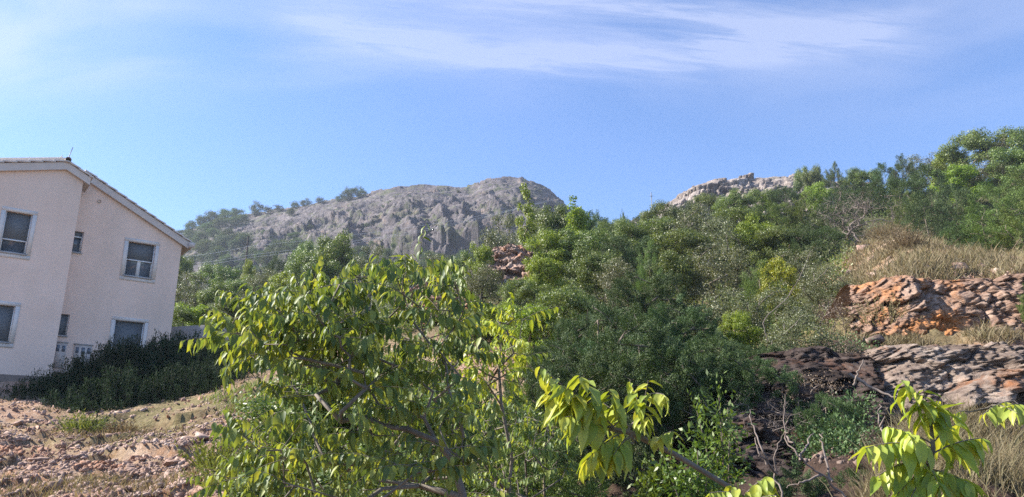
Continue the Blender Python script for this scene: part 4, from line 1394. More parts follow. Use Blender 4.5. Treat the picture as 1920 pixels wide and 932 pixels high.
SK = 'trees along the right skyline'
HS = 'trees covering the right hillside'
MD = 'trees and bushes of the middle hillside'
NR = 'bushes beside the hollow'
VL = 'trees in the valley left of centre'
TREES = [
    # right skyline, from the right edge to the saddle
    ('brd', 1935, 236, 120, 70, 'rounded green tree cut by the right edge on the skyline', SK),
    ('olv', 1880, 262, 90, 72, 'greyish tree between the two highest rounded crowns on the right skyline', SK),
    ('brd', 1828, 240, 120, 74, 'broad pale green tree rising highest on the right skyline', SK),
    ('lim', 1775, 272, 80, 76, 'lighter green tree just left of the highest skyline tree', SK),
    ('olv', 1735, 285, 90, 78, 'grey-brown rounded tree on the skyline left of the highest tree', SK),
    ('jun', 1690, 290, 60, 74, 'pointed dark juniper standing up from the right skyline', SK),
    ('jun', 1655, 308, 70, 76, 'dark juniper left of the pointed one on the right skyline', SK),
    ('brd', 1615, 318, 70, 84, 'green tree in the dip of the right skyline', SK),
    ('jun', 1590, 322, 60, 84, 'dark green tree left of the skyline dip', SK),
    ('jun', 1558, 303, 46, 82, 'slim spiky dark juniper poking above the skyline beside the pale crest', SK),
    ('brd', 1524, 308, 44, 104, 'dark round bush on the skyline at the right end of the pale crest', SK),
    ('brd', 1500, 315, 34, 106, 'smaller round bush touching the dark one on the pale crest', SK),
    ('lim', 1530, 338, 60, 82, 'yellowish bush on the slope under the right end of the pale crest', SK),
    # right hillside
    ('brd', 1900, 280, 110, 60, 'green tree below the edge tree on the upper right hillside', HS),
    ('olv', 1850, 300, 110, 62, 'grey-green tree below the highest skyline tree', HS),
    ('lim', 1790, 305, 100, 62, 'bright green tree on the upper right hillside under the skyline', HS),
    ('jun', 1735, 312, 100, 60, 'dark juniper below the grey-brown skyline tree', HS),
    ('jun', 1680, 330, 110, 58, 'wide dark juniper in the middle of the upper right slope', HS),
    ('jun', 1630, 345, 90, 60, 'dark juniper above the bare grey shrub', HS),
    ('jun', 1585, 350, 80, 62, 'dark juniper left above the bare grey shrub', HS),
    ('jug', 1925, 320, 130, 46, 'large green conifer at the right edge halfway up the slope', HS),
    ('jug', 1860, 340, 130, 44, 'large green conifer left of the one at the right edge', HS),
    ('jun', 1790, 350, 110, 46, 'dark conifer in the middle of the right hillside', HS),
    ('jun', 1730, 365, 100, 44, 'dark juniper above the dry grass slope', HS),
    ('jug', 1690, 360, 80, 48, 'greener juniper above the left part of the dry grass slope', HS),
    ('jug', 1905, 385, 150, 25, 'nearest big green conifer at the right edge above the rocks', HS),
    ('jug', 1838, 395, 130, 25.5, 'big green conifer above the right part of the dry grass', HS),
    ('jun', 1780, 418, 100, 26, 'dark low conifer at the upper edge of the dry grass', HS),
    ('olv', 1810, 455, 80, 24, 'small grey-green bush on the dry grass slope', HS),
    ('dry', 1745, 462, 110, 22, 'wide brown dry shrub on the dry grass slope', HS),
    ('dry', 1690, 440, 90, 26, 'brown dry shrub left on the upper grass slope', HS),
    ('bar', 1592, 358, 130, 34, 'bare grey branching shrub at the top left of the dry grass', HS),
    ('bar', 1790, 488, 90, 18.5, 'low bare shrub right above the rock face edge', HS),
    ('dry', 1850, 470, 90, 19.5, 'low dry shrub near the right end of the rock edge', HS),
    ('jug', 1935, 520, 60, 13.8, 'green bush hanging in at the right edge beside the upper rock face', HS),
    # behind: under the pale crest to the saddle
    ('jun', 1470, 345, 80, 70, 'dark juniper under the right part of the pale crest', MD),
    ('brd', 1420, 352, 80, 72, 'green tree covering the foot of the pale crest', MD),
    ('brd', 1370, 362, 80, 72, 'green tree under the left part of the pale crest', MD),
    ('brd', 1320, 358, 70, 76, 'tree whose top touches the left part of the pale crest', MD),
    ('jun', 1280, 375, 70, 76, 'dark tree below the left tip of the pale crest', MD),
    ('brd', 1235, 380, 80, 74, 'rounded tree under the thin mast', MD),
    ('jun', 1195, 400, 60, 80, 'dark bush in the saddle left of the thin mast', MD),
    ('jun', 1167, 396, 16, 78, 'thin dark cypress-like juniper in the saddle', MD),
    ('brd', 1150, 410, 70, 76, 'low green tree at the lowest point of the saddle', MD),
    ('jun', 1120, 398, 60, 60, 'dark pointed bush left of the saddle', MD),
    ('slm', 1080, 358, 46, 40, 'slender leafy tree top standing alone against the sky beside the far hill', MD),
    ('jun', 1085, 395, 100, 44, 'dense dark juniper below the slender tree top', MD),
    ('brd', 1030, 385, 90, 44, 'green bush in front of the right end of the far hill', MD),
    ('slm', 984, 348, 40, 42, 'tall thin yellow-green tree in front of the far hill summit', MD),
    ('olv', 945, 402, 100, 50, 'pale grey-green thin bush in front of the far crags', MD),
    ('olv', 1000, 420, 80, 46, 'thin grey-green bush right of the pale one before the crags', MD),
    # mid rows
    ('jun', 1560, 375, 100, 46, 'tall dark juniper left of the bare grey shrub', MD),
    ('jug', 1500, 370, 100, 48, 'green juniper under the right end of the pale crest', MD),
    ('jug', 1440, 375, 110, 48, 'wide green juniper in the centre of the slope below the crest', MD),
    ('brd', 1380, 385, 100, 48, 'green tree left of the wide green juniper below the crest', MD),
    ('olv', 1300, 390, 120, 48, 'grey-green tree on the middle slope below the mast', MD),
    ('brd', 1240, 405, 100, 50, 'green tree on the middle slope right of the saddle', MD),
    ('brd', 1180, 420, 90, 50, 'green tree directly below the saddle', MD),
    ('jug', 1130, 420, 90, 42, 'green juniper on the brow left of the saddle', MD),
    ('jun', 1548, 420, 90, 32, 'darkest juniper at the left edge of the dry grass slope', MD),
    ('jun', 1500, 425, 100, 32, 'dark juniper in the row left of the dry grass', MD),
    ('lim', 1405, 400, 100, 34, 'bright yellow-green tree in the middle of the right-centre slope', MD),
    ('brd', 1455, 420, 100, 33, 'mid green tree right of the bright yellow-green one', MD),
    ('olv', 1345, 410, 120, 34, 'open grey-green tree left of the bright yellow-green one', MD),
    ('brd', 1275, 425, 120, 34, 'full green tree on the right-centre slope above the olive thicket', MD),
    ('jun', 1200, 445, 110, 34, 'dark juniper left of centre slope below the saddle', MD),
    ('jun', 1150, 440, 90, 35, 'dark shaded juniper below the saddle', MD),
    ('brd', 1090, 430, 110, 34, 'green tree on the brow right of the red earth patch', MD),
    ('lim', 1040, 425, 90, 34, 'yellow-green tree beside the small red earth patch', MD),
    ('brd', 1115, 470, 110, 28, 'green leafy tree below the brow in the middle', MD),
    ('olv', 1160, 480, 110, 26, 'grey leafy tree in the middle of the central thicket', MD),
    ('lim', 1020, 470, 90, 28, 'lime green bush right below the small red earth patch', MD),
    ('brd', 985, 520, 90, 27, 'green bush below the small red earth patch', MD),
    ('lim', 905, 445, 50, 32, 'narrow yellow-green bush left of the small red earth patch', MD),
    ('olv', 900, 490, 90, 31, 'grey-green bush below left of the red earth patch', MD),
    ('lim', 935, 560, 110, 24, 'lime green bush right of the orange earth patch', MD),
    ('brd', 880, 600, 100, 24, 'green bush below the orange earth patch', MD),
    ('olv', 1350, 460, 150, 25, 'large open grey-green tree in the centre of the right thicket', MD),
    ('gld', 1455, 484, 80, 22, 'bush with golden yellow crown in the right thicket', MD),
    ('olv', 1490, 470, 130, 24, 'grey-green tree behind the golden yellow bush', MD),
    ('jug', 1420, 500, 110, 22, 'green juniper left of the golden yellow bush', MD),
    ('brd', 1255, 480, 120, 26, 'green tree left of the large open grey-green tree', MD),
    ('jug', 1215, 465, 80, 25, 'upright pale green juniper rising in the centre', MD),
    ('olv', 1540, 500, 110, 19.5, 'thin grey shrub at the left border of the rocks', MD),
    ('dry', 1560, 560, 90, 16.5, 'brown dry shrub just left of the upper rock face', MD),
    # nearer
    ('lim', 1000, 560, 110, 20, 'lime green leafy bush in the middle distance behind the slender bright tree', NR),
    ('brd', 1060, 530, 130, 20, 'broad green bush in the centre above the dark junipers', NR),
    ('njn', 1205, 510, 200, 17.5, 'tall blue-green juniper with upright tufts in the centre', NR),
    ('njn', 1120, 560, 200, 16.0, 'wide juniper left of the tall one above the close leafy branch', NR),
    ('njn', 1265, 570, 190, 15.5, 'dark juniper right of the tall one with its foot in the shaded hollow', NR),
    ('njn', 1175, 620, 220, 14.2, 'lowest blue-green juniper right behind the close leafy branch', NR),
    ('njn', 1050, 640, 170, 14.5, 'dark juniper behind the left side of the close leafy branch', NR),
    ('njn', 1090, 650, 260, 11.5, 'dark juniper close behind the upper leaves of the close leafy branch', NR),
    ('njn', 1195, 600, 260, 11.8, 'dark shaded juniper between the close leafy branch and the hollow', NR),
    ('njn', 1285, 630, 240, 11.6, 'dark low juniper overhanging the hollow above the small sapling', NR),
    ('njn', 1130, 760, 260, 9.8, 'blackish low bush under the close leafy branch', NR),
    ('njn', 1410, 665, 190, 11.6, 'dark low juniper spilling down the middle of the hollow slope', NR),
    ('dry', 1505, 690, 130, 11.4, 'tangle of dry brown shrub on the shaded slope of the hollow', NR),
    ('njn', 1545, 735, 150, 10.4, 'dark low bush at the foot of the shaded slope beside the bare twigs', NR),
    ('njn', 1625, 800, 100, 9.6, 'dark small bush left of the close branch at lower right', NR),
    ('njn', 1610, 865, 170, 8.2, 'added low bush darkening the bottom beside the close branch at lower right', NR),  # added to darken sunlit bare soil low in the hollow
    ('njn', 1490, 880, 190, 7.6, 'added low bush darkening the bottom edge under the longest bare branch', NR),  # added likewise, covers sunlit soil so the bottom edge goes dark
    ('bar', 1440, 740, 150, 10.6, 'bare tangled shrub in the middle of the shaded hollow', NR),
    ('olv', 1490, 590, 150, 13.6, 'thin grey shrub hanging over the top of the lower grey rock', NR),
    ('dry', 1575, 632, 100, 12.9, 'brown dry shrub between the two rock faces at their left ends', NR),
    ('jug', 1020, 800, 220, 7.6, 'dark green bush at the bottom left of the close leafy branch', NR),
    ('brd', 760, 880, 260, 7.0, 'dark leafy bush at the bottom edge beside the trunk of the large leafy tree', NR),
    ('brd', 520, 860, 200, 8.6, 'leafy bush at the bottom where the mound ends', NR),
    ('olv', 1360, 540, 150, 17, 'open grey-green bush above the shaded hollow', NR),
    ('olv', 1450, 545, 150, 16.5, 'tangled grey shrub right above the shaded hollow', NR),
    ('lim', 1385, 575, 80, 15.8, 'small bright green bush hanging over the shaded hollow', NR),
    ('njn', 1345, 630, 160, 14.0, 'very dark juniper in the shade at the top of the hollow', NR),
    ('njn', 1420, 640, 130, 13.6, 'low dark juniper at the right rim of the hollow', NR),
    ('jug', 1000, 720, 150, 11.5, 'dark green bush low in the gap behind the slender bright tree', NR),
    ('brd', 700, 660, 300, 10.5, 'dense green bush behind the lower part of the large leafy tree', NR),
    ('brd', 570, 740, 260, 10.0, 'green bush behind the lower left of the large leafy tree', NR),
    ('brd', 830, 700, 290, 9.5, 'green bush behind the trunk of the large leafy tree', NR),
    ('jug', 940, 800, 260, 8.5, 'low green bush at the bottom behind the low bushy tree', NR),
    ('brd', 660, 820, 300, 8.0, 'low leafy bush at the bottom under the large leafy tree', NR),
    ('olv', 780, 640, 200, 15, 'grey-green thicket seen through the middle of the large leafy tree', NR),
    ('brd', 640, 600, 180, 18, 'green bush seen through the left part of the large leafy tree', NR),
    # valley
    ('brd', 632, 440, 100, 62, 'broad green tree behind the top of the large leafy tree', VL),
    ('brd', 590, 470, 90, 60, 'green tree left behind the top of the large leafy tree', VL),
    ('olv', 700, 460, 90, 60, 'grey-green tree behind the yellow tips of the large leafy tree', VL),
    ('brd', 745, 480, 80, 56, 'green tree before the foot of the crags', VL),
    ('olv', 820, 478, 90, 52, 'grey-green tree under the shaded crags', VL),
    ('brd', 865, 470, 60, 50, 'small green tree under the right crag', VL),
    ('olv', 355, 510, 90, 58, 'tall open grey tree right next to the house corner', VL),
    ('brd', 410, 530, 80, 56, 'green tree between house corner and utility pole', VL),
    ('lim', 380, 565, 90, 46, 'light green bush above the low pale wall', VL),
    ('brd', 335, 570, 70, 44, 'green bush hugging the house corner above the wall', VL),
    ('brd', 440, 560, 90, 46, 'green bush to the right of the low pale wall', VL),
    ('olv', 500, 500, 80, 66, 'grey-green tree just right of the utility pole', VL),
    ('lim', 545, 500, 80, 62, 'light green tree right of the utility pole', VL),
    ('brd', 460, 515, 60, 70, 'green tree at the foot of the utility pole', VL),
    ('brd', 520, 560, 120, 44, 'green bush behind the left top of the large leafy tree', VL),
    ('lim', 470, 480, 30, 74, 'small light tree beside the utility pole', VL),
    ('brd', 345, 480, 50, 88, 'tree showing over the house eave corner', VL),
    ('brd', 390, 495, 60, 85, 'rounded tree in the valley right of the house eave', VL),
    ('brd', 430, 500, 60, 82, 'rounded tree in the valley left of the utility pole', VL),
    ('jun', 520, 478, 60, 85, 'dark tree in the valley below the grey shoulder', VL),
    ('brd', 570, 455, 60, 84, 'pale green tree in the valley below the first crag', VL),
]
for a in TREES:
    tree(*a)


# ------------------------------------------------------------------ undergrowth between the trees
def undergrowth(name, polys, n, L, hgt, matl, label, y0, y1, leaves=26):
    p = np.concatenate([region_points(q, n // len(polys), y0, y1) for q in polys])
    sc = rng.uniform(0.5, 1.5, len(p)) * (0.6 + 0.012 * p[:, 1])
    idx = np.repeat(np.arange(len(p)), leaves)
    off = unit(rng.normal(size=(len(idx), 3))) * (rng.uniform(0, 1, len(idx)) ** 0.5)[:, None]
    off[:, 2] = np.abs(off[:, 2])
    c = p[idx] + off * (np.array([0.42, 0.42, hgt]) * sc[idx][:, None])
    LL = L * rng.uniform(0.6, 1.4, len(c)) * (0.7 + 0.015 * p[idx, 1])
    v, f = leaf_quads(c, off + rng.normal(size=c.shape) * 0.5, rng.normal(size=c.shape) + (0, 0, 0.6), LL, LL * 0.5)
    tag(link(name, mesh_np(name, v, f, M_[matl])), label, 'undergrowth', kind='stuff')


HILLP = [(880, 520), (940, 400), (1100, 410), (1240, 400), (1420, 360), (1600, 345), (1760, 290), (1925, 250), (1925, 470), (1760, 400), (1600, 440), (1570, 620), (1330, 680), (1050, 720), (900, 640)]
VALP = [(325, 620), (325, 470), (500, 480), (700, 480), (900, 480), (900, 600), (700, 640), (500, 640)]
undergrowth('undergrowth', [HILLP], 3200, 0.085, 0.5, 'broad', 'low green undergrowth filling the gaps between the hillside trees', 17, 100)
undergrowth('undergrowth', [HILLP], 2400, 0.085, 0.5, 'olive', 'low grey-green undergrowth among the hillside trees', 14, 100)
undergrowth('undergrowth', [VALP], 2600, 0.085, 0.5, 'broad', 'green undergrowth on the valley slope behind the leafy tree', 20, 160)
undergrowth('undergrowth', [[(1000, 640), (1450, 640), (1480, 740), (1300, 760), (1250, 800), (1000, 800)], [(1340, 660), (1600, 650), (1640, 700), (1600, 870), (1400, 860)]], 1700, 0.05, 0.3, 'juniper', 'dark low undergrowth in the shade below the junipers', 8, 18, 60)

# ------------------------------------------------------------------ hedge in front of the house
HG = 'dark shrubs in the hedge below the house'
for px, yt, wpx, y, lab in (
        (20, 722, 120, 20.5, 'lowest dark shrub at the left edge below the brown plinth'), (95, 690, 120, 20.8, 'dark shrub just under the corner of the projecting wall'),
        (165, 662, 125, 21.5, 'dark shrub in front of the meter cabinets'), (225, 655, 120, 22.0, 'dark shrub in front of the lower right window'),
        (285, 645, 120, 22.5, 'tallest dark shrub right of the lower right window'), (345, 640, 120, 22.6, 'dark upright shrub in front of the low pale wall'),
        (400, 655, 120, 22.0, 'rightmost dark shrub of the hedge beside the leafy tree'), (130, 720, 130, 19.3, 'dark low shrub in the front row left of centre'),
        (240, 705, 130, 19.8, 'dark low shrub in the middle of the front row of the hedge'), (340, 700, 130, 20.3, 'dark low shrub at the right of the front row of the hedge'), (425, 690, 110, 20.6, 'dark low shrub at the end of the front row behind the leaves')):
    tree('hdg', px, yt - (20 if px > 200 else -6), wpx * 1.35, y, lab, HG)


# ------------------------------------------------------------------ far hill bushes
def hill_point(px, py):
    sky = float(np.interp(px, *zip(*SKY))); foot = float(np.interp(px, *zip(*FOOT)))
    t = min(max((py - foot) / (sky - foot), 0), 1)
    _, d = hill_base(np.array(float(px)), t)
    return P(px, py, float(d))


def far_bush(kind, px, py, wpx, label, group, k=0.75, fwd=3):
    p = hill_point(px, py)
    w = wpx / F * p[1]
    put(kind, (p[0], p[1] - fwd, p[2] - 0.8 - w * 0.1), w, w * k, label, group)


r2 = random.Random(5)
g = 'bushes along the left skyline of the far hill'
for x, y, w in ((345, 440, 26), (362, 428, 30), (382, 418, 30), (400, 412, 34), (425, 407, 34), (447, 404, 30), (390, 432, 34), (415, 424, 34), (440, 418, 30), (362, 446, 32), (350, 462, 34), (372, 458, 30), (405, 440, 28), (458, 412, 26)):
    far_bush('far', x, y + 6, w, 'pale green bush in the thick scrub covering the far hill\'s left shoulder', g)
far_bush('frd', 484, 402, 34, 'dark round tree standing out on the left skyline of the far hill', g, 0.85)
for x, w, l in ((507, 22, 'small bush right after the dark round tree on the left skyline'), (525, 24, 'low bush between dark round tree and crag top on the skyline'), (556, 24, 'flat bush on the skyline left of the pale dome'), (576, 26, 'green bush on the skyline in the middle of the left ridge'), (604, 22, 'last dark bush of the left skyline row')):
    far_bush('frd', x, np.interp(x, *zip(*SKY)) + 3, w, l, g, 0.6)
for i, (x, w, kk, l) in enumerate(((640, 24, .6, 'leftmost bush of the isolated skyline clump'), (652, 30, .75, 'second bush of the isolated skyline clump'), (667, 32, .8, 'tallest bush of the isolated skyline clump'), (682, 24, .6, 'rightmost bush of the isolated skyline clump'))):
    far_bush('frd', x, np.interp(x, *zip(*SKY)) + 3, w, l, 'clump of bushes on the dome skyline', kk)
g = 'scattered bushes on the grey rock face'
for x, y, w in ((548, 403, 20), (560, 432, 16), (555, 448, 22), (585, 430, 14), (630, 455, 14), (655, 400, 10), (720, 390, 9), (770, 372, 9), (860, 362, 9), (880, 352, 8), (905, 395, 10), (930, 405, 9), (690, 425, 12), (700, 460, 16), (740, 465, 14), (500, 440, 14), (470, 455, 16), (520, 462, 14)):
    far_bush(('far', 'frd')[r2.random() < .5], x, y, w, 'small lone bush dotted on the bare grey rock of the far hill', g, 0.7)
g = 'scrub at the foot of the far hill'
for i in range(120):
    x = r2.uniform(330, 900)
    lo = np.interp(x, (330, 430, 500, 640, 760, 900), (440, 446, 462, 470, 478, 488))
    y = lo + r2.uniform(4, 62)
    far_bush('far' if r2.random() < .65 else 'frd', x, y, r2.uniform(22, 40), 'green bush in the scrub along the foot of the far hill', g, r2.uniform(0.6, 0.9))
far_bush('frd', 984, 346, 7, 'tiny dark upright shrub on the highest point of the far hill', 'summit mark', 2.2, 1)

# ------------------------------------------------------------------ pole, wires, mast
def build_lines():
    d = 128.0
    t0, b0 = P(466, 443, d), P(458, 545, d)
    b0[0] = t0[0]; b0[1] = t0[1]
    zg = float(H(t0[0], t0[1])) - 0.5
    pole = empty('utility_pole', (t0[0], t0[1], zg), 'thin dark wooden utility pole in the valley left of centre', 'utility pole')
    h = t0[2] - zg
    MB().tube([(0, 0, 0), (0, 0, h)], [0.20, 0.13], 8).build('post', M_['pole'], pole)
    ca = math.radians(50)
    cx, cy = math.cos(ca), math.sin(ca)
    for zz in (h - 1.55,):
        MB().tube([(-0.8 * cx, -0.8 * cy, zz), (0.8 * cx, 0.8 * cy, zz)], 0.06, 5).build('crossarm', M_['pole'], pole)
    # wires: from the hidden pole behind the house, over this pole, up to the saddle
    runs = [(P(300, 486, 118), P(466, 462, d), P(1075, 366, 205), 'upper power line strung from behind the house across the rock face'),
            (P(300, 499, 119), P(463, 479, d - .6), P(1040, 372, 204), 'middle power line strung just above the lowest across the rock face'),
            (P(300, 503, 117), P(461, 484, d + .6), P(1010, 380, 203), 'lowest power line strung across the rock face')]
    for a, m, c, lab in runs:
        pts = []
        for (p, q, sag) in ((a, m, 0.3), (m, c, 1.6)):
            for k in np.linspace(0, 1, 16):
                s = p + (q - p) * k
                s = s - np.array([0, 0, sag * 4 * k * (1 - k)])
                pts.append(s)
        pts = np.array([p for i, p in enumerate(pts) if i != 16])
        o = MB().tube(pts, 0.022, 4).build('power_line', M_['wire'])
        tag(o, lab, 'power line', 'power lines')
    p = P(1222, 384, 92)
    z = float(H(p[0], p[1]))
    m = empty('mast', (p[0], p[1], z), 'very thin mast standing against the sky above the saddle', 'mast')
    hh = P(1222, 361, 92)[2] - z
    MB().tube([(0, 0, 0), (0, 0, hh)], [0.07, 0.05], 6).build('post', M_['metal'], m)
    MB().tube([(-0.25, 0, hh - 0.5), (0.25, 0, hh - 0.5)], 0.03, 5).build('crossarm', M_['metal'], m)


build_lines()


# ------------------------------------------------------------------ hackberry leaves (foreground)
def leaf_template(nl, half=2, seed=0):
    """pointed ovate leaf, length 1 along +X from the stalk, folded at the midrib and curling down; returns v, faces, uv"""
    r = np.random.default_rng(seed)
    u = np.linspace(0, 1, nl + 1)
    wid = 0.37 * np.sin(PI * np.clip(u, 0, 1) ** 0.72) ** 0.95 * (1 - 0.38 * u ** 2.5)
    wid[0] = 0.02; wid[-1] = 0.004
    nw = 2 * half + 1
    vs, uv = [], []
    ph = r.uniform(0, 6.28)
    for i, uu in enumerate(u):
        for j in range(nw):
            k = (j - half) / half
            asym = 1.0 + 0.10 * k
            y = k * wid[i] / 2 * asym
            fold = abs(k) * wid[i] * 0.5 * 0.42
            wave = 0.018 * math.sin(uu * 14 + ph + (2 if k > 0 else 0)) * abs(k)
            x = uu
            z = fold + wave
            # curl
            c = r.uniform(0.0, 0.0) + CURL
            ang = c * uu
            xx = math.sin(ang) / c if c > 1e-3 else uu
            zz = -(1 - math.cos(ang)) / c if c > 1e-3 else 0
            vs.append((xx + z * math.sin(ang), y, zz + z * math.cos(ang)))
            uv.append((0.5 + k * 0.5, uu))
    n = nl + 1
    f = grid_faces(n, nw)
    return np.array(vs), f, np.array(uv)


LT = {}
for q, (nl, half) in (('near', (10, 2)), ('mid', (5, 1))):
    LT[q] = []
    for s, CURL in enumerate((0.5, 0.9, 1.3, 0.25)):
        LT[q].append(leaf_template(nl, half, s))


def place_leaves(T, pos, d, nrm, L, r, wide=1.0):
    """T templates; pos base points, d direction, nrm leaf upper side, L length"""
    d = unit(d)
    y = unit(np.cross(nrm, d))
    z = np.cross(d, y)
    R = np.stack([d, y * wide, z], -1)          # columns
    kk = r.integers(0, len(T), len(pos))
    vs, fs, uvs, n = [], [], [], 0
    wv = r.uniform(0.7, 1.3, len(pos))
    L = L * r.uniform(0.72, 1.12, len(pos))
    for k in range(len(T)):
        m = kk == k
        v, f, uv = T[k]
        vv = v[None] * np.stack([np.ones(m.sum()), wv[m], np.ones(m.sum())], -1)[:, None]
        w = np.einsum('nij,nvj->nvi', R[m], vv) * L[m][:, None, None] + pos[m][:, None]
        vs.append(w.reshape(-1, 3))
        fs.append((f[None] + (np.arange(m.sum()) * len(v))[:, None, None] + n).reshape(-1, 4))
        uvs.append(np.tile(uv, (m.sum(), 1)))
        n += m.sum() * len(v)
    return np.concatenate(vs), np.concatenate(fs), np.concatenate(uvs)


def spray(start, end, n, L, r, droop=0.9):
    """leaves alternating along a twig; returns twig points, leaf base, dirs, normals, lengths"""
    k = np.linspace(0, 1, 9)
    ax = end - start
    ln = np.linalg.norm(ax)
    sag = np.array([0, 0, -1]) * ln * 0.22
    pts = start + ax * k[:, None] + sag * (k ** 2)[:, None] - sag * 0.5 * k[:, None]
    t = (np.arange(n) + 0.6) / n
    t = 0.12 + 0.88 * t
    base = np.stack([np.interp(t, k, pts[:, i]) for i in range(3)], -1)
    a = unit(ax[None])[0]
    side = unit(np.cross(a, (0, 0, 1.0))[None])[0]
    sg = np.where(np.arange(n) % 2 == 0, 1, -1)
    d = a[None] * 0.55 + side[None] * (sg * 0.62)[:, None] + np.array([0, 0, -droop])[None] * r.uniform(0.5, 1.35, n)[:, None] + r.normal(size=(n, 3)) * 0.16
    d = unit(d)
    nr = np.array([0, 0, 1.0])[None] + side[None] * (sg * 0.9)[:, None] + a[None] * 0.5 + r.normal(size=(n, 3)) * 0.3
    LL = L * (1.0 - 0.42 * np.abs(t - 0.45) / 0.55) * r.uniform(0.8, 1.15, n)
    return pts, base, d, nr, LL


def hackberry(name, label, root_nodes, root_par, targets, seed, L, nleaf, q, matl, twig_len, r_tip, cap, step=0.25, group=None, barkm='palebark', droop=0.9, sub=2):
    r = np.random.default_rng(seed)
    root = np.array(root_nodes[0])
    nodes, par, load, tips = grow(([np.array(n) for n in root_nodes], root_par), targets, r, step)
    t = empty(name, tuple(root), label, 'tree', group)
    mb = skeleton_mesh(nodes - root, par, load, r_tip, 0.40, sides=7, cap=cap)
    tw = mb
    Bs, Ds, Ns, Ls = [], [], [], []
    for ti in tips:
        p = nodes[ti]
        back = unit((p - nodes[par[ti]])[None])[0]
        for s in range(sub):
            dirv = unit((back * 0.5 + r.normal(size=3) * np.array([.85, .85, .4]) + np.array([0, 0, 0.12]))[None])[0]
            e = p + dirv * twig_len * r.uniform(0.6, 1.2)
            n = max(4, int(nleaf * r.uniform(0.7, 1.2)))
            pts, b, d, nr, LL = spray(p, e, n, L, r, droop)
            tw.tube(pts - root, np.linspace(r_tip * 0.8, r_tip * 0.3, len(pts)), 4)
            Bs.append(b); Ds.append(d); Ns.append(nr); Ls.append(LL)
    mb.build('trunk', M_[barkm], t, smooth=True)
    B, D_, N_, L_ = map(np.concatenate, (Bs, Ds, Ns, Ls))
    v, f, uv = place_leaves(LT[q], B - root, D_, N_, L_, r)
    link('leaves', mesh_np('leaves', v, f, M_[matl], True, uv), t)
    return t


def poly_targets(poly, n, y0, y1, r, lens=0.5, holes=()):
    a = np.array(poly, float)
    lo, hi = a.min(0), a.max(0)
    out = []
    while len(out) < n:
        x, y = r.uniform(lo[0], hi[0]), r.uniform(lo[1], hi[1])
        if in_poly(np.array([x]), np.array([y]), poly)[0]:
            out.append(P(x, y, r.uniform(y0, y1)))
    return np.array(out)


def path_nodes(lists):
    """lists of [(px,py,d)...]; each later list starts at an index of an existing node"""
    nodes, par = [], []
    for start, pts in lists:
        prev = start
        for q in pts:
            nodes.append(P(*q))
            par.append(prev)
            prev = len(nodes) - 1
    return nodes, par


def base_node(px, y):
    x = P(px, 932, y)[0]
    return (px, None, y)


rr = np.random.default_rng(77)
g0 = P(905, 1250, 5.2)
nodes, par = path_nodes([(-1, [(895, 1200, 5.2), (885, 1000, 5.2), (868, 932, 5.2), (850, 864, 5.2), (816, 826, 5.2), (795, 784, 5.2), (812, 735, 5.2)]),
                         (3, [(870, 830, 5.1), (862, 780, 5.1), (842, 736, 5.0), (836, 684, 5.1), (799, 636, 5.2), (752, 573, 5.2), (700, 541, 5.1), (657, 510, 5.0)]),
                         (4, [(762, 804, 5.0), (720, 799, 4.9), (688, 783, 4.8), (640, 790, 4.7)]),
                         (6, [(760, 694, 5.1), (679, 660, 5.0), (636, 647, 4.9), (600, 638, 4.8), (525, 638, 4.7)]),
                         (12, [(700, 625, 5.3), (667, 614, 5.4), (615, 588, 5.4), (560, 575, 5.3)]),
                         (11, [(850, 620, 5.4), (835, 560, 5.5), (840, 510, 5.5)])])
nodes[0][2] = float(H(nodes[0][0], nodes[0][1])) - 0.1
CROWN = [(455, 555), (480, 530), (560, 510), (600, 492), (650, 478), (760, 455), (790, 480), (860, 490), (870, 560), (900, 590), (910, 640), (880, 680), (880, 760), (930, 800), (880, 900), (700, 960), (440, 960), (430, 900), (455, 830), (470, 760), (455, 700), (400, 640), (385, 590)]
T1 = poly_targets([(x, y + 34 * max(0, (700 - y) / 220)) for x, y in CROWN], 255, 4.4, 6.2, rr)
T2 = poly_targets([(420, 620), (480, 580), (620, 530), (700, 600), (640, 700), (470, 680)], 55, 4.3, 5.2, rr)
T3 = np.array([P(x, y, 4.9) for x, y in ((612, 530), (640, 515), (668, 520), (655, 535), (775, 500), (785, 485), (850, 525), (855, 535), (700, 515), (745, 525), (500, 560), (470, 580), (440, 600), (425, 625))])
hackberry('hackberry_tree', 'large leafy green tree with drooping pointed leaves filling the foreground left of centre', nodes, par, np.concatenate([T1, T2, T3]), 5, 0.118, 10, 'mid', 'hack', 0.27, 0.0028, 0.032, 0.22, sub=2, droop=1.25)

# yellower hackberries at its right
n2, p2 = path_nodes([(-1, [(960, 1150, 6.5), (950, 960, 6.5), (960, 860, 6.5), (940, 760, 6.4), (935, 690, 6.4)]), (2, [(1000, 840, 6.2), (1010, 780, 6.2)])])
n2[0][2] = float(H(n2[0][0], n2[0][1])) - 0.1
hackberry('hackberry_tree', 'slender tree with bright yellow-green drooping leaves just right of the large leafy tree', n2, p2,
          np.concatenate([poly_targets([(880, 600), (930, 580), (990, 575), (1000, 640), (960, 690), (930, 740), (880, 720)], 34, 6.0, 6.8, rr)]), 8, 0.115, 9, 'mid', 'hackyellow', 0.32, 0.0035, 0.022)
n2, p2 = path_nodes([(-1, [(1000, 1150, 7.2), (990, 960, 7.2), (985, 860, 7.2), (990, 790, 7.1)]), (1, [(930, 900, 7.0), (900, 860, 7.0)])])
n2[0][2] = float(H(n2[0][0], n2[0][1])) - 0.1
hackberry('hackberry_tree', 'low green bushy tree at the bottom between the large tree and the close bright sprig', n2, p2,
          poly_targets([(860, 800), (960, 745), (1040, 770), (1060, 850), (1050, 950), (860, 950)], 90, 6.4, 8.2, rr), 9, 0.11, 9, 'mid', 'hack', 0.30, 0.0035, 0.022)


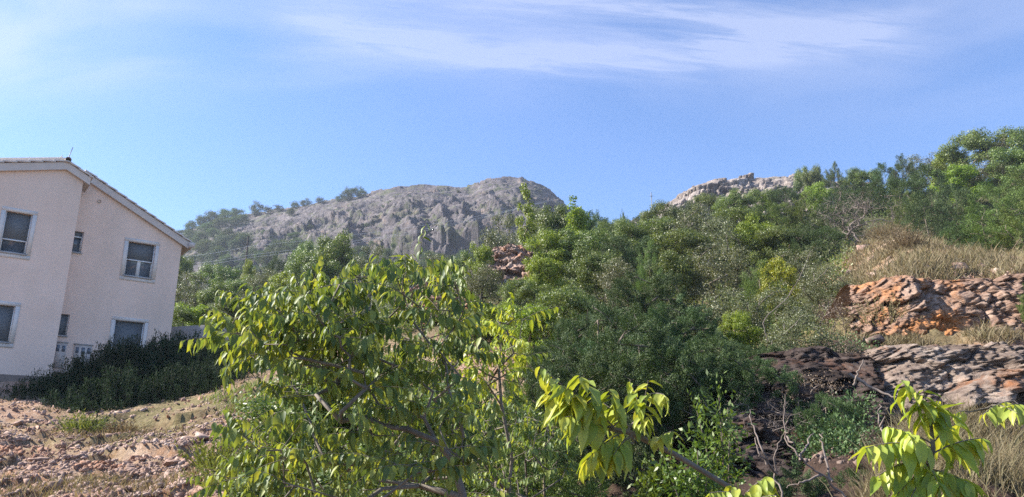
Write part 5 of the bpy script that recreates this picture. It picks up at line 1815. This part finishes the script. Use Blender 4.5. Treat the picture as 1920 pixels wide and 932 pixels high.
def sprig(name, label, root_nodes, root_par, twigs, seed, L, matl, r_tip, cap):
    """close branch: twigs are (start px,py,d, end px,py,d, leaves, leaf length)"""
    r = np.random.default_rng(seed)
    starts = np.array([P(*w[0]) for w in twigs])
    root = np.array(root_nodes[0])
    nodes, par, load, tips = grow(([np.array(n) for n in root_nodes], root_par), starts, r, 0.08)
    t = empty(name, tuple(root), label, 'branch')
    mb = skeleton_mesh(nodes - root, par, load, r_tip, 0.5, sides=7, cap=cap)
    tw = mb
    Bs, Ds, Ns, Ls = [], [], [], []
    for w, s in zip(twigs, starts):
        e = P(*w[1])
        pts, b, d, nr, LL = spray(s, e, int(w[2] * 1.4), (w[3] if len(w) > 3 else L) * 0.9, r, 1.0)
        tw.tube(pts - root, np.linspace(r_tip, r_tip * 0.4, len(pts)), 5)
        Bs.append(b); Ds.append(d); Ns.append(nr); Ls.append(LL)
    mb.build('branch', M_['palebark'], t, smooth=True)
    B, D_, N_, L_ = map(np.concatenate, (Bs, Ds, Ns, Ls))
    v, f, uv = place_leaves(LT['near'], B - root, D_, N_, L_, r, 1.02)
    link('leaves', mesh_np('leaves', v, f, M_[matl], True, uv), t)


def rooted(px, y, pts):
    n, p = path_nodes([(-1, [(px, 1500, y)] + pts)])
    n[0][2] = float(H(n[0][0], max(n[0][1], 0.6))) - 0.05
    return n, p


n, p = rooted(1420, 2.7, [(1440, 1010, 2.7), (1370, 915, 2.65), (1320, 885, 2.6), (1262, 850, 2.55), (1225, 832, 2.5), (1180, 810, 2.45), (1120, 800, 2.4), (1080, 770, 2.35)])
TW = [((1150, 800, 2.4), (1040, 700, 2.3), 12), ((1110, 790, 2.4), (1010, 668, 2.35), 11), ((1130, 780, 2.4), (1085, 690, 2.3), 11), ((1160, 790, 2.4), (1140, 720, 2.35), 9), ((1180, 800, 2.45), (1120, 740, 2.5), 9),
      ((1200, 815, 2.45), (1215, 700, 2.4), 10, 0.095), ((1205, 780, 2.45), (1180, 705, 2.45), 8, 0.095), ((1215, 740, 2.42), (1245, 735, 2.35), 7, 0.095), ((1225, 830, 2.5), (1262, 800, 2.4), 8, 0.085), ((1190, 812, 2.5), (1220, 770, 2.4), 6, 0.085),
      ((1170, 810, 2.45), (1100, 850, 2.35), 12), ((1180, 820, 2.45), (1150, 845, 2.35), 9), ((1130, 800, 2.4), (1060, 770, 2.3), 10), ((1100, 780, 2.4), (1075, 730, 2.3), 8), ((1190, 830, 2.45), (1095, 862, 2.4), 11), ((1085, 760, 2.35), (1020, 730, 2.4), 9)]
sprig('hackberry_branch', 'close bright yellow-green leafy branch hanging in front of the dark junipers', n, p, TW, 21, 0.125, 'hackyellow', 0.0026, 0.009)
n, p = rooted(1780, 2.3, [(1740, 1020, 2.3), (1730, 930, 2.3), (1740, 880, 2.25), (1750, 840, 2.2), (1745, 790, 2.2)])
TW = [((1745, 790, 2.2), (1690, 700, 2.15), 10, .11), ((1745, 800, 2.2), (1760, 745, 2.2), 9), ((1750, 840, 2.2), (1620, 820, 2.1), 13), ((1745, 830, 2.2), (1660, 790, 2.25), 9), ((1740, 860, 2.2), (1640, 880, 2.15), 10),
      ((1750, 850, 2.2), (1840, 810, 2.2), 11), ((1745, 800, 2.2), (1730, 720, 2.15), 8, .12), ((1740, 890, 2.25), (1700, 930, 2.1), 10), ((1745, 880, 2.25), (1820, 900, 2.15), 12), ((1740, 870, 2.2), (1760, 905, 2.1), 9), ((1735, 880, 2.2), (1670, 930, 2.15), 9),
      ((1750, 830, 2.2), (1800, 780, 2.3), 9), ((1740, 850, 2.2), (1700, 800, 2.1), 9), ((1750, 900, 2.2), (1850, 940, 2.2), 9)]
sprig('hackberry_branch', 'close bright yellow-green leafy branch at the lower right corner in front of the rocks', n, p, TW, 23, 0.118, 'hackyellow', 0.0026, 0.010)
n, p = rooted(1950, 2.6, [(1900, 1020, 2.6), (1990, 900, 2.6), (1950, 790, 2.6), (1900, 752, 2.6), (1850, 766, 2.6), (1805, 775, 2.6)])
TW = [((1900, 752, 2.6), (1840, 765, 2.5), 8, .10), ((1930, 765, 2.6), (1885, 750, 2.5), 7, .10), ((1860, 760, 2.6), (1905, 765, 2.45), 6, .10), ((1815, 772, 2.6), (1790, 770, 2.55), 4, .09)]
sprig('hackberry_branch', 'thin leafy branch reaching in from the right edge below the grey rock', n, p, TW, 25, 0.10, 'hackyellow', 0.0024, 0.008)
n, p = rooted(1400, 2.2, [(1400, 1030, 2.2), (1400, 960, 2.2), (1395, 930, 2.2)])
TW = [((1395, 930, 2.2), (1440, 885, 2.15), 8, .11), ((1395, 930, 2.2), (1330, 915, 2.15), 9, .11), ((1400, 940, 2.2), (1370, 905, 2.2), 7, .11), ((1400, 945, 2.2), (1455, 920, 2.1), 8, .11)]
sprig('hackberry_branch', 'tips of a bright leafy branch poking up at the bottom edge right of centre', n, p, TW, 27, 0.11, 'hackyellow', 0.0024, 0.008)


# small-leaved sapling and bare twigs in the hollow
def sapling(px, ytop, ybase, y, wpx, label, seed, matl='broad'):
    r = np.random.default_rng(seed)
    b = P(px, ybase, y)
    b[2] = float(H(b[0], b[1]))
    t = P(px, ytop, y)
    o = empty('sapling', tuple(b), label, 'sapling', 'leafy saplings in the hollow')
    hh = t[2] - b[2]
    w = wpx / F * y
    mb = MB()
    cs, ds = [], []
    for i in range(7):
        a = r.uniform(0, 6.28)
        top = np.array([math.cos(a) * w * 0.5 * r.uniform(0.2, 1), math.sin(a) * w * 0.4, hh * (1.0 if i == 0 else r.uniform(0.55, 0.95))])
        if i == 0:
            top[:2] *= 0.2
        k = np.linspace(0, 1, 10)[:, None]
        pts = top * k + np.array([0, 0, -0.1]) * (1 - k) + np.sin(k * PI) * np.array([0, 0, 0.1]) * 0
        mb.tube(pts, np.linspace(0.012, 0.004, 10), 5)
        n = 42
        for u in np.linspace(0.35, 1, 15):
            c = top * u
            for s in range(2):
                dd = unit(r.normal(size=3)[None] + np.array([0, 0, 0.6]))[0]
                c2 = c + dd * 0.12
                for m in range(5):
                    cs.append(c + dd * 0.05 * (m + 0.5)); ds.append(unit((dd + r.normal(size=3) * 0.9)[None])[0])
    mb.build('stems', M_['bark'], o, smooth=True)
    c, d = np.array(cs), np.array(ds)
    L = r.uniform(0.05, 0.085, len(c))
    v, f = leaf_quads(c, d, r.normal(size=c.shape) + (0, 0, 1), L, L * 0.42)
    link('leaves', mesh_np('leaves', v, f, M_[matl]), o)


M_['saplingleaf'] = leaf_mat('glossy_sapling_leaves', [(0.06, 0.10, 0.022), (0.10, 0.15, 0.03), (0.15, 0.21, 0.04)], 0.25, None, 0.4, 0.4)
sapling(1362, 742, 960, 7.5, 90, 'bushy small-leaved sapling right of the close leafy branch', 3, 'saplingleaf')
sapling(1310, 845, 990, 7.2, 110, 'low small-leaved sapling beneath the thick bare branch', 4, 'saplingleaf')
sapling(1240, 880, 990, 7.8, 70, 'small leafy sapling at the bottom in the dark hollow', 6, 'saplingleaf')


def bare_twig(paths, label, y, radius=0.012):
    b = P(*paths[0][0], y)
    o = MB()
    for pts in paths:
        q = np.array([P(a, c, y + 0.15 * math.sin(a * 0.1)) for a, c in pts])
        if len(q) > 2:
            k = np.linspace(0, 1, len(q)); kk = np.linspace(0, 1, len(q) * 4)
            q = np.stack([np.interp(kk, k, q[:, i]) for i in range(3)], -1) + rr.normal(size=(len(kk), 3)) * 0.008
        o.tube(q - b, np.linspace(radius, radius * 0.35, len(q)), 5)
    tag(o.build('bare_branch', M_['twig'], None, b, True), label, 'branch', 'bare branches in the hollow')


bare_twig([[(1600, 960), (1580, 925), (1540, 890), (1500, 860), (1475, 820), (1468, 770), (1472, 740)], [(1500, 860), (1515, 830), (1525, 812)], [(1485, 835), (1470, 815), (1480, 805)], [(1560, 905), (1540, 830), (1538, 810)], [(1540, 890), (1500, 905), (1478, 915)]], 'longest pale bare branch curving up in the dark hollow', 6.0, 0.010)
bare_twig([[(1480, 960), (1455, 900), (1452, 850), (1470, 808)], [(1455, 890), (1430, 850), (1412, 800), (1405, 770)], [(1440, 870), (1420, 850), (1415, 820)]], 'forked bare branch left of the longest one in the hollow', 6.3, 0.010)
bare_twig([[(1602, 722), (1608, 700), (1618, 675)]], 'straight pale stick standing upright on the shaded slope', 10.5, 0.02)
bare_twig([[(1590, 700), (1640, 730), (1680, 745)]], 'pale fallen stick lying across the shaded slope', 10.8, 0.03)
bare_twig([[(1662, 830), (1650, 800), (1645, 775), (1652, 750)], [(1650, 800), (1660, 780)]], 'short bare twig beside the close leafy branch at lower right', 5.0, 0.008)
bare_twig([[(1440, 640), (1430, 600), (1475, 560), (1500, 520), (1520, 470)], [(1475, 560), (1490, 540)]], 'long thin grey stem leaning over the bushes above the hollow', 13.0, 0.009)


# ------------------------------------------------------------------ grass
def grass(name, poly, n, hgt, matl, label, y0=6.0, y1=60.0, tuft=9, clump=0.10):
    p = region_points(poly, n, y0, y1)
    p = p[fbm(p * 1.1, 3, 12) + rng.normal(size=len(p)) * 0.25 > -0.05]
    idx = np.repeat(np.arange(len(p)), tuft)
    c = p[idx] + rng.normal(size=(len(idx), 3)) * np.array([clump, clump, 0])
    c[:, 2] = p[idx, 2] - 0.03
    d = unit(rng.normal(size=c.shape) * np.array([0.45, 0.45, 0.1]) + np.array([0.08, 0, 1]))
    h = hgt * rng.uniform(0.4, 1.2, len(c)) * rng.uniform(0.6, 1.25, len(p))[idx]
    bend = unit(np.stack([rng.normal(size=len(c)), rng.normal(size=len(c)), np.zeros(len(c))], -1)) * (h * 0.35)[:, None]
    w = np.maximum(0.004, 0.00045 * np.linalg.norm(c, axis=1))
    s = unit(np.cross(d, rng.normal(size=c.shape))) * w[:, None]
    m = c + d * (h * 0.55)[:, None] + bend * 0.25
    t = c + d * h[:, None] * 0.95 + bend
    v = np.stack([c - s, c + s, m + s * .8, m - s * .8, t], 1).reshape(-1, 3)
    k = np.arange(len(c)) * 5
    o = link(name, mesh_np(name, v, [np.stack([k, k + 1, k + 2, k + 3], -1), np.stack([k + 3, k + 2, k + 4], -1)], M_[matl]))
    tag(o, label, 'grass', kind='stuff')


grass('grass', [(1570, 520), (1600, 450), (1680, 410), (1760, 405), (1925, 440), (1925, 520), (1600, 545)], 3600, 0.36, 'drygrass', 'dry tan grass on the slope between the trees and upper rock face', 15, 60)
grass('grass', [(1600, 650), (1620, 600), (1700, 612), (1925, 608), (1925, 650), (1700, 652)], 2600, 0.26, 'drygrass', 'dry grass on the ledge between the two rock faces', 12.2, 16)
grass('grass', [(1640, 960), (1700, 800), (1925, 790), (1925, 960)], 3600, 0.40, 'drygrass', 'dry grass at the foot of the lower rock face', 6.5, 11.5)
grass('grass', [(-50, 800), (200, 812), (330, 790), (470, 725), (540, 725), (480, 770), (350, 815), (200, 835), (-50, 815)], 500, 0.20, 'drygrass', 'sparse dry grass on the crest of the rubble mound', 12, 20)
grass('grass', [(-50, 905), (300, 900), (520, 870), (520, 960), (-50, 960)], 1000, 0.17, 'drygrass', 'dry grass along the bottom of the rubble mound', 7, 14)
grass('grass', [(380, 750), (480, 720), (560, 720), (560, 800), (420, 790)], 420, 0.24, 'greengrass', 'yellow-green grass where the mound meets the leafy tree', 12, 20)


def small_tuft(px, py, hgt, wid, n, matl, name, label, cat):
    r, ok = ground_pt(px, py, 6)
    p = r[0]
    c = rng.normal(size=(n, 3)) * np.array([wid * .35, wid * .35, 0])
    d = unit(c * 1.6 / max(wid, 0.1) + rng.normal(size=(n, 3)) * 0.25 + np.array([0, 0, 1]))
    L = hgt * rng.uniform(0.5, 1.1, n)
    mb = MB()
    vs, fs = leaf_quads(c * .5, d, rng.normal(size=(n, 3)), L, np.full(n, 0.012))
    c2 = np.repeat(c * .5, 10, 0) + np.repeat(d * L[:, None], 10, 0) * rng.uniform(0.25, 1, (n * 10, 1))
    v2, f2 = leaf_quads(c2, unit(np.repeat(d, 10, 0) + rng.normal(size=(n * 10, 3)) * .6), rng.normal(size=(n * 10, 3)), rng.uniform(.04, .08, n * 10), np.full(n * 10, 0.018))
    v = np.concatenate([vs, v2]); f = np.concatenate([fs, f2 + len(vs)])
    tag(link(name, mesh_np(name, v, f, M_[matl]), None, tuple(p)), label, cat)


small_tuft(152, 812, 0.55, 0.45, 170, 'greengrass', 'shrub', 'small bright green feathery shrub on the crest of the rubble mound', 'shrub')
small_tuft(182, 806, 0.45, 0.35, 80, 'hedge', 'shrub', 'little dark shrub right behind the bright green one', 'shrub')
small_tuft(232, 812, 0.42, 0.5, 150, 'drygrass', 'grass_tuft', 'tall dry grass tuft on the mound right of the green shrub', 'grass tuft')
small_tuft(400, 905, 0.45, 0.5, 120, 'greengrass', 'shrub', 'low yellow-green weed at the foot of the mound beside the leafy tree', 'shrub')
small_tuft(430, 935, 0.5, 0.5, 120, 'greengrass', 'shrub', 'yellow-green weed at the bottom edge beside the leafy tree', 'shrub')
small_tuft(1655, 628, 0.75, 0.9, 380, 'drygrass', 'grass_tuft', 'large rounded dry grass tuft at the left end of the ledge', 'grass tuft')
small_tuft(1700, 470, 0.8, 0.8, 260, 'drygrass', 'grass_tuft', 'tall dry grass tuft in the middle of the grass slope', 'grass tuft')
small_tuft(1660, 450, 0.9, 0.9, 260, 'drygrass', 'grass_tuft', 'dry grass tuft beneath the bare grey shrub', 'grass tuft')

# ------------------------------------------------------------------ haze
def build_haze():
    m = bpy.data.materials.new('haze_air')
    m.use_nodes = True
    nt = m.node_tree
    nt.nodes.remove(nt.nodes['Principled BSDF'])
    v = nt.nodes.new('ShaderNodeVolumePrincipled')
    v.inputs['Color'].default_value = (0.72, 0.80, 0.95, 1)
    v.inputs['Density'].default_value = HAZE
    v.inputs['Anisotropy'].default_value = 0.1
    nt.links.new(v.outputs[0], nt.nodes['Material Output'].inputs['Volume'])
    o = MB().box(-640, 640, -30, 560, -12, 168).build('haze', m)
    tag(o, 'thin bluish haze in the air over the valley', 'haze', kind='stuff')


HAZE = 0.00030
HAZE_ON = True
if HAZE_ON:
    build_haze()
